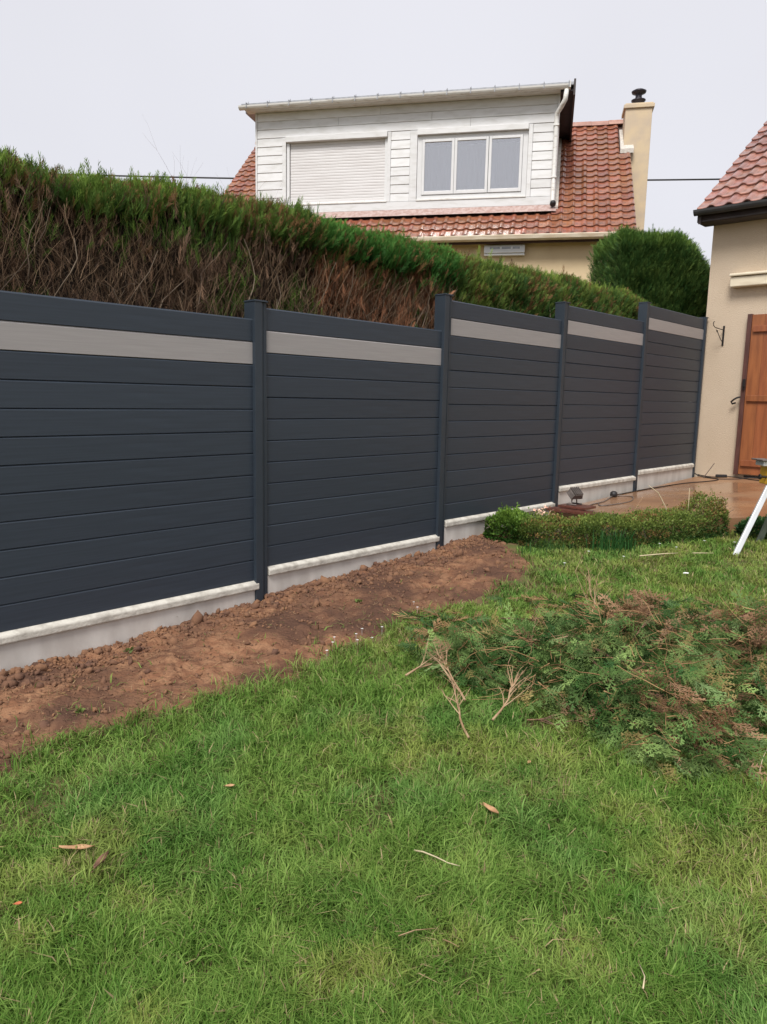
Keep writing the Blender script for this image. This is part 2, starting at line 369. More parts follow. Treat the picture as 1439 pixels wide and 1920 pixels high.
x, y = f2w(t, s); P = np.stack([x, y, soil_z(t, s) + r * .25], -1)
o = single('soil_clods', scatter('soil_clods', tv, tf, P, rotmats(n), np.stack([r * rng.uniform(.8, 1.5, n), r, r * rng.uniform(.5, .9, n)], -1), M_clod, jitter=.38),
           'loose brown clods of earth lying along the foot of the concrete plinth', 'soil', kind='stuff')

n = 2600; t = rng.uniform(-1, 5.9, n); e = soil_edge(t); s = e + (4.05 - e) * rng.random(n) ** 1.3; k = rng.random(n) < (.25 + .75 * (fbm(t, s, 3, 3, 61) > .5)); t, s = t[k], s[k]; n = len(t)
x, y = f2w(t, s); P = np.stack([x, y, soil_z(t, s) + .006], -1); a = rng.uniform(0, 6.28, n); L_ = rng.uniform(.008, .04, n); w_ = rng.uniform(.0008, .002, n)
dx_, dy_ = np.cos(a), np.sin(a); A_ = np.stack([dx_ * L_, dy_ * L_, rng.uniform(-.1, .5, n) * L_], -1); B_ = np.stack([-dy_ * w_, dx_ * w_, np.zeros(n)], -1)
Vd = np.stack([P - B_, P + B_, P + A_ + B_ * .6, P + A_ - B_ * .6], 1).reshape(-1, 3)
cd_ = np.where((rng.random(n) < .3)[:, None], np.array([.10, .17, .04]), np.array([.36, .25, .14])) * rng.uniform(.5, 1.2, (n, 1))
single('soil_debris', npmesh('soil_debris', Vd, np.arange(4 * n).reshape(-1, 4), M_deadspray, np.repeat(cd_, 4, 0)), 'tiny straws, roots and grass scraps scattered over the bare soil', 'debris', kind='stuff')
# ------------------------------------------------------------------ terrace
def TZ(t, s): return .44 + .0245 * (t - 7.3) + .045 * (4.08 - s)
poly = [(6.98, 4.02), (6.9, 3.6), (6.67, 3.02), (7.9, 1.9), (9.4, .6), (11.36, -1.6), (11.36, 4.02)]
vs = [(*f2w(a, b), TZ(a, b)) for a, b in poly]; vb = [(*f2w(a, b), .05) for a, b in poly]; n_ = len(poly)
mb = MB().add(vs + vb, [tuple(range(n_))[::-1]] + [(i, (i + 1) % n_, n_ + (i + 1) % n_, n_ + i) for i in range(n_)])
o = obj('terrace', mb.mesh('terrace', M_terr)); o['kind'] = 'structure'

# ================================================================== FENCE
S0, SP, GAP, D0, BH = 3.1113, 2.03155, .1155, 4.1087, .15
TOPS = [2.1085, 2.1916, 2.46, 2.6233, 2.8353]; NB = [12, 12, 13, 13, 14]
fence = Thing('slat_fence', 'long anthracite slatted privacy fence with a pale grey stripe, stepped along the lawn', 'fence', FR, (S0, D0, 0))
prof = [(.000, .0), (-.004, .002), (-.004, .1390), (.0030, .1478), (.006, .1485), (.036, .1485), (.036, .0)]
slat_me = {}
for k in range(-1, 5):                                              # one more panel runs on to the left, out of the frame
    kk = max(k, 0); top = TOPS[kk] - (.05 if k < 0 else 0); nb = NB[kk]
    x1 = S0 + k * SP; x0 = x1 - (SP - GAP)
    Lp = x1 - x0 + .03
    key = 's'
    if key not in slat_me:
        a = MB().prism([(u, v) for u, v in prof], 'x', -Lp / 2, Lp / 2)
        slat_me[key] = a.mesh('slat', M_anth); b = MB().prism([(u, v) for u, v in prof], 'x', -Lp / 2, Lp / 2); slat_me['g'] = b.mesh('pale_slat', M_grey)
    for i in range(nb):
        o = obj('slat', slat_me['g' if i == 1 else key], fence.e)
        o.location = ((x0 + x1) / 2 - fence.base[0], random.uniform(-.0012, .0012), top - BH * (i + 1) - .001)
        o.rotation_euler = (0, random.uniform(-.0004, .0004), 0)
        if i == 1: o['label'] = 'pale grey slat'
    zb = top - BH * nb                                              # coping and plinth under the slats
    rr = random.uniform(-.003, .003)
    cp = [(.10, zb + .005), (.01, zb + .004), (-.028, zb - .014), (-.036, zb - .022), (-.036, zb - .060), (-.030, zb - .064), (.10, zb - .064)]
    fence.part('coping', MB().prism(cp, 'x', x0 + .004, x1 + (.028 if k < 4 else 0)).xf(Matrix.Translation((0, D0, 0))), M_cope, bevel=.006)
    fence.part('plinth_board', MB().box(x0 + .004, x1 + .004, D0 - .012 + rr, D0 + .045, zb - .42, zb - .066), M_plinth, bevel=.003)
for k in range(-2, 5):                                              # posts
    xa = S0 + k * SP; w = GAP - .006
    kk = min(max(k, 0), 4); nx_ = min(max(k + 1, 0), 4)
    top = max(TOPS[kk], TOPS[nx_]) + (.026 if k < 2 else .010); bot = -.3
    if k < 0: top = TOPS[0] + .03
    y0, y1 = D0 - .032, D0 + .085
    if k == 4: w = .085
    g = .028                                                        # H-shaped aluminium post: face, web, and raised ribs
    po = fence.part('post', MB().box(xa + .003, xa + w * .58, y0, y1, bot, top).box(xa + w * .58, xa + w, y0 + .012, y1, bot, top - .002)
                    .box(xa + w * .78, xa + w * .86, y0 + .009, y0 + .012, bot, top - .003), M_post, bevel=.003)
    fence.part('post_cap', MB().box(xa - .001, xa + w + .004, y0 - .004, y1 + .004, top + .001, top + .010).box(xa + .004, xa + w - .002, y0 + .004, y1 - .004, top + .010, top + .014), M_post, parent=po, bevel=.002)

# ================================================================== NEIGHBOUR HOUSE (house frame: x along the facade, y back, z from the eaves)
H = Thing('dormer_house', 'neighbour house with white clad dormer, red tiled roof and tall cream chimney beyond the hedge', 'house', HR, (-4.7, 4, -4.4))
AL = math.radians(40); RDG = 3.93; RZ = RDG * math.tan(AL); XL, XR = -9.42, .02
hp = H.part
hp('wall', MB().prism([(.26, -4.6), (7.4, -4.6), (7.4, -.15), (3.93, RZ - .30), (.26, -.04)], 'x', XL + .25, XR - .12), M_cream)
hp('roof_deck', MB().prism([(-.02, -.075), (RDG, RZ - .075), (2 * RDG, -.075), (2 * RDG, -.2), (RDG, RZ - .22), (.0, -.2)], 'x', XL + .03, XR - .03), M_under)
# back slope as one covering (never seen from this side)
hp('back_roof_tiles', MB().prism([(RDG + .02, RZ - .01), (2 * RDG + .05, -.03), (2 * RDG + .05, -.07), (RDG + .02, RZ - .05)], 'x', XL, XR), M_tile)
TW, TR = .2345, .2698
def tile_mesh(name, m_, w, l, amp=.028):
    """interlocking roof tile: flat pan and a roll on one side, thick lower edge; x across, y up the slope"""
    us_ = [0, .10, .34, .52, .62, .72, .82, .92, 1.0]; hs = [.30, .05, .0, .10, .45, .88, 1.0, .78, .30]
    vs, fs = [], []; k_ = len(us_)
    for (yy, lift) in ((0, .030), (.012, .034), (l + .05, 0.0)):
        for u, h in zip(us_, hs): vs.append((u * (w + .006), yy, lift + h * amp))
    for u, h in zip(us_, hs): vs.append((u * (w + .006), .002, .030 + h * amp - .020))
    for a in range(2):
        for j in range(k_ - 1): fs.append((a * k_ + j, a * k_ + j + 1, (a + 1) * k_ + j + 1, (a + 1) * k_ + j))
    for j in range(k_ - 1): fs.append((3 * k_ + j, 3 * k_ + j + 1, j + 1, j))
    fs.append((3 * k_, 0, k_, 2 * k_)); fs.append((4 * k_ - 1, 3 * k_ - 1, 2 * k_ - 1, k_ - 1))
    me = MB().add(vs, fs).mesh(name, m_); return me
tme = tile_mesh('roof_tile', M_tile, TW, TR)
ncol = int(round((XR - XL) / TW)); rest = MB(); ntile = 0
for r_ in range(19):
    for c in range(ncol):
        x0 = XR - (c + 1) * TW + .0; sl_ = r_ * TR; y0 = sl_ * math.cos(AL); z0 = sl_ * math.sin(AL)
        xm = x0 + TW / 2
        if -8.12 < xm < -1.56 and y0 > .62: continue
        if xm > -.12 and y0 > 2.62: continue
        stuff = (x0 < -6.9 and r_ < 8)
        M4 = Matrix.Translation((x0 - H.base[0], y0 - .03 - H.base[1], z0 - .062 - H.base[2])) @ Matrix.Rotation(AL + random.uniform(-.012, .012), 4, 'X') @ Matrix.Rotation(random.uniform(-.006, .006), 4, 'Z')
        if stuff:
            rest.add([M4 @ v.co for v in tme.vertices], [tuple(p_.vertices) for p_ in tme.polygons])
        else:
            o = obj('roof_tile', tme, H.e); o.matrix_local = M4; ntile += 1
o = obj('low_roof_tiles', rest.mesh('low_roof_tiles', M_tile), H.e); o['kind'] = 'stuff'
for i in range(24):                                                 # ridge tiles
    x0 = XR - .05 - i * .39
    if x0 < XL: break
    pr = [(RDG - .14, RZ - .075), (RDG - .12, RZ - .01), (RDG - .06, RZ + .04), (RDG, RZ + .055), (RDG + .06, RZ + .04), (RDG + .12, RZ - .01), (RDG + .14, RZ - .075)]
    hp('ridge_tile', MB().prism(pr, 'x', x0 - .385, x0).xf(Matrix.Translation((0, 0, random.uniform(-.004, .008)))), M_ridge, smooth=False)
# verge boards and eaves
hp('eaves_gutter', MB().prism([(-.12, -.045), (-.13, -.06), (-.12, -.13), (-.08, -.155), (-.02, -.155), (.01, -.13), (.01, -.06), (0, -.06), (-.01, -.12), (-.09, -.12), (-.105, -.06)], 'x', XL + .1, XR - .2), M_creamgut, bevel=.004)
hp('fascia', MB().box(XL + .1, XR - .12, .02, .045, -.155, -.085), M_creamgut)
hp('soffit', MB().box(XL + .1, XR - .12, .047, .258, -.150, -.135), M_creamgut)
# small white shutter box high on the ground-floor wall
sb = hp('shutter_box', MB().box(-2.92, -2.10, .14, .258, -.40, -.355).box(-2.92, -2.10, .11, .258, -.355, -.20), M_pvc, bevel=.008)
hp('vent_slot', MB().box(-2.80, -2.60, .102, .108, -.28, -.24).box(-2.56, -2.38, .102, .108, -.28, -.24).box(-2.34, -2.2, .102, .108, -.28, -.24), M_zinc, parent=sb)
# --- dormer
YF = .76
cutx = [(-8.09, -1.56)]
hp('dormer_wall', MB().prism([(YF + .03, .55), (YF + .03, 2.84), (3.85, 2.84), (3.6, 2.6)], 'x', -8.08, -7.35)
   .prism([(YF + .03, .55), (YF + .03, 2.84), (3.85, 2.84), (3.6, 2.6)], 'x', -5.12, -4.46)
   .prism([(YF + .03, .55), (YF + .03, 2.84), (3.85, 2.84), (3.6, 2.6)], 'x', -2.16, -1.585)
   .box(-7.35, -5.12, YF + .03, YF + .2, 2.2, 2.84).box(-4.46, -2.16, YF + .03, YF + .2, 2.2, 2.84)
   .box(-7.35, -5.12, YF + .03, YF + .2, .55, .88).box(-4.46, -2.16, YF + .03, YF + .2, .55, .9), M_white)
def siding(x0, x1, z0, z1):
    pr = [(YF + .028, z0 + .001), (YF - .010, z0 + .001), (YF - .017, z0 + .007), (YF - .005, z1 - .012), (YF - .001, z1 - .001), (YF + .028, z1 - .001)]
    hp('siding_board', MB().prism(pr, 'x', x0, x1), M_white)
PZ = [.87, 1.04, 1.22, 1.40, 1.58, 1.76, 1.94, 2.12, 2.30]
for a, b in zip(PZ[:-1], PZ[1:]):
    siding(-8.09, -7.505, a, b); siding(-5.045, -4.635, a, b); siding(-2.065, -1.60, a, b)
for a, b, cuts in ((2.30, 2.48, [-8.09, -3.36, -1.60]), (2.48, 2.65, [-8.09, -6.22, -4.18, -1.60]), (2.65, 2.83, [-8.09, -5.3, -1.60])):
    for u, v in zip(cuts[:-1], cuts[1:]): siding(u + .002, v - .003, a, b)
hp('corner_board', MB().box(-8.13, -8.092, YF - .026, YF + .05, .6, 2.84), M_white)
hp('corner_board', MB().box(-1.598, -1.556, YF - .026, YF + .05, .6, 2.84), M_white)
for (a, b) in ((-7.50, -7.415), (-5.12, -5.048), (-4.63, -4.475), (-2.155, -2.07)):
    hp('window_post', MB().box(a, b, YF - .028, YF + .1, .87, 2.29), M_white, bevel=.004)
hp('base_board', MB().box(-8.12, -1.56, YF - .034, YF + .02, .70, .862), M_white, bevel=.005)
M_flash = mat('scalloped_mortar', (.46, .36, .33), .8, col2=(.34, .22, .19), vscale=14, bump=.3, bscale=30)
hp('lead_flashing', MB().add([(-8.12, YF - .03, .70), (-1.56, YF - .03, .70), (-1.52, YF - .20, .535), (-8.14, YF - .20, .535), (-8.12, YF + .02, .69), (-1.56, YF + .02, .69)],
                             [(3, 2, 1, 0), (0, 1, 5, 4)]), M_flash)
for x0, x1 in ((-7.413, -5.122), (-4.473, -2.157)):                 # boxed heads over the two openings
    hp('window_head', MB().box(x0, x1, YF - .075, YF + .06, 2.185, 2.298), M_white, bevel=.006)
    hp('window_sill', MB().box(x0, x1, YF - .05, YF + .06, .864, .893), M_whiteold, bevel=.004)
# roller shutter
rs = MB()
for i in range(21):
    z0 = .935 + i * .0595
    if z0 > 2.18: break
    rs.prism([(YF + .075, z0), (YF + .045, z0 + .001), (YF + .042, z0 + .012), (YF + .042, z0 + .046), (YF + .045, z0 + .0575), (YF + .075, z0 + .0585)], 'x', -7.33, -5.185)
sh = hp('roller_shutter', rs, M_shut)
hp('guide_rail', MB().box(-7.40, -7.34, YF + .0, YF + .08, .9, 2.18), M_pvc, parent=sh)
hp('guide_rail', MB().box(-5.18, -5.125, YF + .0, YF + .08, .9, 2.18), M_pvc, parent=sh)
hp('bottom_bar', MB().box(-7.33, -5.185, YF + .02, YF + .07, .894, .932), M_grime, parent=sh, label='dirty bottom bar with flaking paint')
# three-light window
wn = hp('window', MB().box(-4.47, -4.37, YF + .0, YF + .09, .9, 2.18).box(-2.26, -2.16, YF, YF + .09, .9, 2.18).box(-4.37, -2.26, YF, YF + .09, 2.10, 2.18).box(-4.37, -2.26, YF, YF + .09, .9, .985), M_pvc, bevel=.004)
for a, b in ((-4.365, -3.68), (-3.675, -2.965), (-2.955, -2.265)):
    fw = .055
    hp('sash', MB().box(a, a + fw, YF - .02, YF + .03, .99, 2.095).box(b - fw, b, YF - .02, YF + .03, .99, 2.095).box(a + fw, b - fw, YF - .02, YF + .03, 2.045, 2.095)
       .box(a + fw, b - fw, YF - .02, YF + .03, .99, 1.06), M_pvc, parent=wn, bevel=.005)
    hp('pane', MB().box(a + fw, b - fw, YF + .006, YF + .010, 1.06, 2.045), M_glass, parent=wn)
    cu = []; nn = 60
    for j in range(nn + 1):
        xx = a + .03 + (b - a - .06) * j / nn; cu.append((xx, YF + .055 + .018 * math.sin(j * .33 + a * 3) + .007 * math.sin(j * .71 + a * 7)))
    vsc = [(x_, y_, .98) for x_, y_ in cu] + [(x_, y_ , 1.99) for x_, y_ in cu]
    hp('curtain', MB().add(vsc, [(j, j + 1, nn + 2 + j, nn + 1 + j) for j in range(nn)]), M_curtain, parent=wn, smooth=True)
hp('curtain_edge', MB().box(-3.205, -3.165, YF + .022, YF + .030, 1.0, 1.985), M_pvc, parent=wn)
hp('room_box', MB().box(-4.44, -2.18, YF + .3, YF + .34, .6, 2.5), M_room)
# dormer roof, gutter, verge
hp('dormer_roof', MB().prism([(YF - .26, 2.90), (YF - .26, 2.955), (3.95, 2.99), (3.95, 2.88), (YF - .02, 2.845), (YF - .02, 2.90)], 'x', -8.36, -1.28), M_zinc)
hp('dormer_soffit', MB().box(-1.555, -1.31, YF - .2, 3.5, 2.80, 2.84), M_soffit)
hp('verge_board', MB().box(-1.31, -1.27, YF - .28, 3.42, 2.70, 3.0), M_dark)
hp('dormer_cheek', MB().prism([(YF + .06, .66), (YF + .06, 2.80), (3.35, 2.80), (3.33, 2.78)], 'x', -1.583, -1.556), M_whiteold)
hp('cheek_flashing', MB().prism([(YF + .02, .58), (YF + .02, .70), (3.3, 2.83), (3.36, 2.74)], 'x', -1.554, -1.49), M_mortar)
hp('front_soffit', MB().box(-8.3, -1.56, YF - .2, YF + .02, 2.835, 2.862), M_whiteold)
gp = []
for j in range(9): a_ = math.pi + math.pi * j / 8; gp.append((YF - .31 + .075 * math.cos(a_), 2.88 + .075 * math.sin(a_)))
for j in range(9): a_ = 2 * math.pi - math.pi * j / 8; gp.append((YF - .31 + .062 * math.cos(a_), 2.88 + .062 * math.sin(a_)))
gu = hp('dormer_gutter', MB().prism(gp, 'x', -8.38, -1.37), M_whiteold, smooth=False)
for i in range(15):
    x0 = -8.2 + i * .485
    hp('gutter_clip', MB().box(x0, x0 + .018, YF - .40, YF - .22, 2.90, 2.925).box(x0, x0 + .018, YF - .395, YF - .383, 2.81, 2.925).box(x0, x0 + .012, YF - .27, YF - .26, 2.925, 2.985), M_zinc, parent=gu)
hp('end_stop', MB().box(-1.385, -1.368, YF - .385, YF - .235, 2.81, 2.93), M_whiteold, parent=gu)
dp = hp('downpipe', MB().tube([(-1.44, YF - .31, 2.80), (-1.46, YF - .30, 2.62), (-1.53, YF - .2, 2.52), (-1.605, YF - .10, 2.44), (-1.61, YF - .085, 2.3), (-1.61, YF - .085, .78), (-1.60, YF - .12, .70)], .047, 12), M_whiteold, smooth=True)
hp('pipe_mouth', MB().tube([(-1.595, YF - .15, .70), (-1.595, YF - .19, .67)], .062, 12), M_black, parent=dp, smooth=True)
for zz in (2.2, 1.2):
    hp('pipe_clip', MB().box(-1.665, -1.555, YF - .14, YF - .03, zz, zz + .03), M_whiteold, parent=dp)
# chimney
ch = hp('chimney', MB().box(-.12, .455, 2.85, 3.42, -4.5, 3.22), M_creamch, bevel=.012)
hp('chimney_cap', MB().box(-.16, .495, 2.81, 3.46, 3.22, 3.30).box(-.13, .465, 2.84, 3.43, 3.30, 3.33), M_creamch, parent=ch, bevel=.008)
hp('cowl', MB().lathe([(.085, 3.33), (.085, 3.40), (.155, 3.46), (.16, 3.48), (.08, 3.50), (.07, 3.56), (.075, 3.60), (.15, 3.63), (.165, 3.665), (.10, 3.70), (.02, 3.705)], (.165, 3.13, 0), 20), M_cowl, parent=ch, smooth=True)
hp('cowl_neck', MB().lathe([(.09, 3.325), (.088, 3.41)], (.165, 3.13, 0), 16), M_mortar, parent=ch)
hp('mortar_flashing', MB().prism([(2.74, 2.27), (2.74, 2.36), (2.86, 2.52), (3.45, 2.98), (3.45, 2.86)], 'x', -.19, -.118).prism([(2.70, 2.235), (2.70, 2.33), (2.852, 2.45), (2.852, 2.3)], 'x', -.19, .10), M_mortar, parent=ch)
# TV aerial behind the dormer roof
A = Thing('tv_aerial', 'small grey aerial poking up behind the left end of the dormer roof', 'aerial', HR, (-7.3, 2.2, 2.95))
ap = MB().tube([(-7.3, 2.2, 2.95), (-7.3, 2.2, 3.62)], .008, 6)
A.part('mast', ap, M_zinc)
bm_ = MB().tube([(-7.42, 2.1, 3.42), (-7.16, 2.3, 3.56)], .006, 5)
for i in range(6):
    u = i / 5; px, py, pz = -7.42 + .26 * u, 2.1 + .2 * u, 3.42 + .14 * u
    bm_.tube([(px - .03, py + .05, pz - .07), (px + .03, py - .05, pz + .07)], .004, 4)
A.part('rods', bm_, M_zinc)

# ================================================================== GARDEN HOUSE on the right (fence frame)
TWL = 11.36
G = Thing('rendered_house', 'pinkish cream roughcast house with red tile roof and orange wooden shutter at right edge', 'house', FR, (TWL, 3.0, .4))
gp_ = G.part
gp_('wall', MB().prism([(TWL, -.3), (TWL, 4.16), (15.0, 6.55), (18.6, 4.0), (18.6, -.3)], 'y', -5.0, 4.13), M_rough)
gal = math.radians(35.5); EZ, ET = 4.30, 11.04
gp_('soffit', MB().box(ET + .03, TWL - .002, -5.2, 4.25, 4.145, 4.165), M_dark)
gp_('fascia', MB().box(ET + .0, ET + .028, -5.2, 4.25, 4.15, 4.30), M_dark)
gg = MB()
pr = []
for j in range(9): a_ = math.pi + math.pi * j / 8; pr.append((ET - .065 + .062 * math.cos(a_), 4.30 + .075 * math.sin(a_)))
for j in range(9): a_ = 2 * math.pi - math.pi * j / 8; pr.append((ET - .065 + .052 * math.cos(a_), 4.30 + .062 * math.sin(a_)))
gp_('gutter', MB().prism(pr, 'y', -5.2, 4.27), mat('dark_gutter', (.05, .05, .052), .4, .25, 8), smooth=False)
gp_('verge_board', MB().prism([(ET - .02, 4.12), (ET - .02, 4.28), (14.9, 4.28 + 3.86 * math.tan(gal)), (14.9, 4.12 + 3.86 * math.tan(gal))], 'y', 4.19, 4.225), M_dark)
gp_('roof_deck', MB().prism([(ET, 4.27), (15.0, 4.27 + 3.96 * math.tan(gal)), (19.0, 4.2), (19.0, 4.05), (15.0, 4.12 + 3.96 * math.tan(gal)), (ET, 4.17)], 'y', -5.2, 4.19), M_under)
gp_('back_roof_tiles', MB().prism([(15.0, 7.14), (19.05, 4.24), (19.05, 4.2), (15.0, 7.1)], 'y', -5.2, 4.21), M_tile2)
GW, GR_ = .235, .305
gme = tile_mesh('roof_tile', M_tile2, GW, GR_, .036)
rest = MB()
for r_ in range(16):
    for c in range(38):
        # x across runs along -y of the frame, up the slope along +x
        yy = 4.35 - (c + 1) * GW; sl_ = r_ * GR_
        M4 = (Matrix.Translation((ET - .05 + sl_ * math.cos(gal) - G.base[0], 4.24 - c * GW - G.base[1], 4.292 + sl_ * math.sin(gal) - G.base[2]))
              @ Matrix.Rotation(math.radians(-90), 4, 'Z') @ Matrix.Rotation(gal + random.uniform(-.01, .01), 4, 'X') @ Matrix.Rotation(random.uniform(-.006, .006), 4, 'Z'))
        if c < 12:
            o = obj('roof_tile', gme, G.e); o.matrix_local = M4
        else: rest.add([M4 @ v.co for v in gme.vertices], [tuple(p_.vertices) for p_ in gme.polygons])
o = obj('more_roof_tiles', rest.mesh('more_roof_tiles', M_tile2), G.e); o['kind'] = 'stuff'
for i in range(24):
    y0 = 4.23 - i * .39
    pr = [(14.86, 7.04), (14.88, 7.13), (14.95, 7.19), (15.05, 7.19), (15.12, 7.13), (15.14, 7.04)]
    gp_('ridge_tile', MB().prism(pr, 'y', y0 - .385, y0), M_ridge)
aw = gp_('awning_box', MB().box(TWL - .14, TWL - .002, -.5, 3.79, 3.25, 3.385).box(TWL - .17, TWL - .002, -.5, 3.80, 3.392, 3.43), M_creamplastic, bevel=.012)
gp_('awning_bracket', MB().box(TWL - .06, TWL - .002, 3.55, 3.62, 3.43, 3.45), M_creamplastic, parent=aw)
# wooden shutter folded back against the wall
sx = TWL - .075
st = gp_('door_shutter', MB().box(sx, TWL - .004, 3.47, 3.53, .61, 2.87), M_doorframe, label='dark edge board of the shutter')
yy = 3.468
for i in range(6):
    gp_('shutter_board', MB().box(sx + .012, sx + .045, yy - .1675, yy, .62, 2.86), M_wooddoor, parent=st, bevel=.0025); yy -= .1685
for zz, hh in ((2.62, .085), (1.66, .085), (.74, .085)):
    gp_('batten', MB().box(sx - .022, sx + .010, yy + .02, 3.44, zz, zz + hh), M_wooddoor, parent=st, bevel=.004)
gp_('handle', MB().box(sx - .03, sx - .002, 3.475, 3.50, 1.82, 1.97).box(sx - .045, sx - .03, 3.47, 3.505, 1.86, 1.97), M_iron, parent=st, bevel=.004)
gp_('catch', MB().tube([(sx + .01, 3.53, 1.72), (sx - .02, 3.56, 1.71), (sx - .03, 3.60, 1.685), (sx - .02, 3.64, 1.65), (sx + .0, 3.63, 1.62), (sx + .02, 3.59, 1.635)], .013, 6), M_iron, parent=st)
gp_('plinth_edge', MB().box(TWL - .015, TWL + .0, -5.0, 3.40, .3, .60), M_dark)
# iron hanging bracket
B = Thing('basket_bracket', 'black wrought iron hanging basket bracket on the cream wall left of the shutter', 'bracket', FR, (TWL, 3.86, 2.45))
B.part('back_bar', MB().box(TWL - .014, TWL - .001, 3.848, 3.872, 2.45, 2.73), M_iron, bevel=.002)
B.part('arm', MB().tube([(TWL - .01, 3.86, 2.67), (TWL - .14, 3.88, 2.68), (TWL - .25, 3.90, 2.69), (TWL - .30, 3.91, 2.72), (TWL - .30, 3.91, 2.76), (TWL - .27, 3.905, 2.77)], .006, 6), M_iron)
B.part('brace', MB().tube([(TWL - .01, 3.86, 2.50), (TWL - .06, 3.866, 2.52), (TWL - .12, 3.875, 2.57), (TWL - .19, 3.885, 2.64), (TWL - .22, 3.89, 2.66), (TWL - .20, 3.886, 2.63), (TWL - .18, 3.884, 2.655)], .0055, 6), M_iron)

# white and cream wall of an outbuilding seen in the gap
OB = Thing('outbuilding', 'white wall with grey pipe and cream side in the gap left of the rendered house', 'outbuilding', WR, (7.2, 17, .5))
OB.part('white_wall', MB().box(6.4, 7.02, 17, 19, .2, 4.4), M_white)
OB.part('downpipe', MB().tube([(7.06, 16.95, .4), (7.06, 16.95, 4.3)], .05, 8), M_zinc)
OB.part('cream_wall', MB().box(7.1, 9.2, 17.02, 19, .2, 4.4), M_cream)
for zz in (3.3, 3.62, 3.95, 4.2):
    OB.part('shelf_slat', MB().box(7.12, 7.4, 16.9, 17.01, zz, zz + .04), M_dark)
OB.part('roof', MB().box(6.3, 9.3, 16.8, 19.2, 4.405, 4.5), M_zinc)

# overhead cable
cb = MB(); P_ = []
for i in range(41):
    u = i / 40; xx = -24 + 48 * u; P_.append((xx, 27.0, 9.32 + .0125 * (xx - 0) + .0009 * (xx * xx - 300)))
single('overhead_cable', MB().tube(P_, .028, 6).mesh('overhead_cable', M_black, True), 'thin black overhead cable crossing the sky behind the chimney', 'cable')

# ================================================================== FOLIAGE TOOLS
def sprig(L=.13, n=5, w=.007, ang=35, side=.5, seed=0, curl=.15):
    """flat conifer spray as quads: axis along +z, leaflets to both sides"""
    g = np.random.default_rng(seed); V = []; F_ = []
    def strip(a, b, w0, w1, nrm):
        a = np.array(a, float); b = np.array(b, float); d = b - a; q = np.cross(d, nrm); q /= np.linalg.norm(q) + 1e-9
        o_ = len(V); V.extend([a - q * w0, a + q * w0, b + q * w1, b - q * w1]); F_.append((o_, o_ + 1, o_ + 2, o_ + 3))
    strip((0, 0, 0), (0, curl * L * .3, L * .5), w * .55, w * .5, (0, 1, 0)); strip((0, curl * L * .3, L * .5), (0, curl * L, L), w * .5, w * .25, (0, 1, 0))
    for i in range(n):
        for sgn in (-1, 1):
            u = (i + .6 + (.25 if sgn > 0 else 0)) / (n + .6); z0 = L * u * .95; a = math.radians(ang + g.uniform(-10, 10)); l = L * side * (1.05 - u * .75) * g.uniform(.8, 1.15)
            y0 = curl * L * u * u
            tip = (sgn * math.sin(a) * l, y0 + g.uniform(-.25, .35) * l, z0 + math.cos(a) * l)
            strip((0, y0, z0), tip, w * .75, w * .35, (g.uniform(-.4, .4), 1, g.uniform(-.3, .3)))
    return np.array(V), np.array(F_)
def orient(dirs, roll=None):
    """rotation matrices taking +z to dirs with a random roll"""
    n = len(dirs); z = dirs / np.linalg.norm(dirs, axis=1)[:, None]; r = rng.normal(size=(n, 3))
    x = np.cross(r, z); x /= np.linalg.norm(x, axis=1)[:, None]; y = np.cross(z, x)
    return np.stack([x, y, z], -1)
def lerp(a, b, u): return np.asarray(a)[None] * (1 - u[:, None]) + np.asarray(b)[None] * u[:, None]
def multi(name, temps, pos, rot, scl, mat_, col, tipgain=None):
    """scatter several templates in one mesh"""
    k = rng.integers(0, len(temps), len(pos)); Vs = []; Fs = []; Cs = []; off = 0
    for j, (tv_, tf_) in enumerate(temps):
        m_ = k == j; n_ = int(m_.sum())
        if not n_: continue
        s_2 = scl[m_]; s_2 = s_2[:, None, None] if s_2.ndim == 1 else s_2[:, None, :]
        v = np.einsum('nij,nkj->nki', rot[m_], tv_[None] * s_2) + pos[m_][:, None, :]
        Fs.append((tf_[None] + (np.arange(n_) * len(tv_))[:, None, None] + off).reshape(-1, tf_.shape[1])); off += n_ * len(tv_)
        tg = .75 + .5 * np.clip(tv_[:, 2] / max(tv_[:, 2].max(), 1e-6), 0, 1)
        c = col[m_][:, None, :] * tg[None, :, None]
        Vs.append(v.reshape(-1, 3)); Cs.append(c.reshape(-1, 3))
    return npmesh(name, np.concatenate(Vs), np.concatenate(Fs), mat_, np.concatenate(Cs))
def f2w_arr(t, s, z):
    x, y = f2w(t, s); return np.stack([x, y, z], -1)
def dirs_f(dt, ds, dz):
    x, y = f2w(dt, ds); return np.stack([x, y, dz], -1)
SPR = [sprig(.13, 6, .0042, 30, .42, i) for i in range(5)]
SPRN = [sprig(.15, 4, .0034, 18, .45, 20 + i) for i in range(4)]

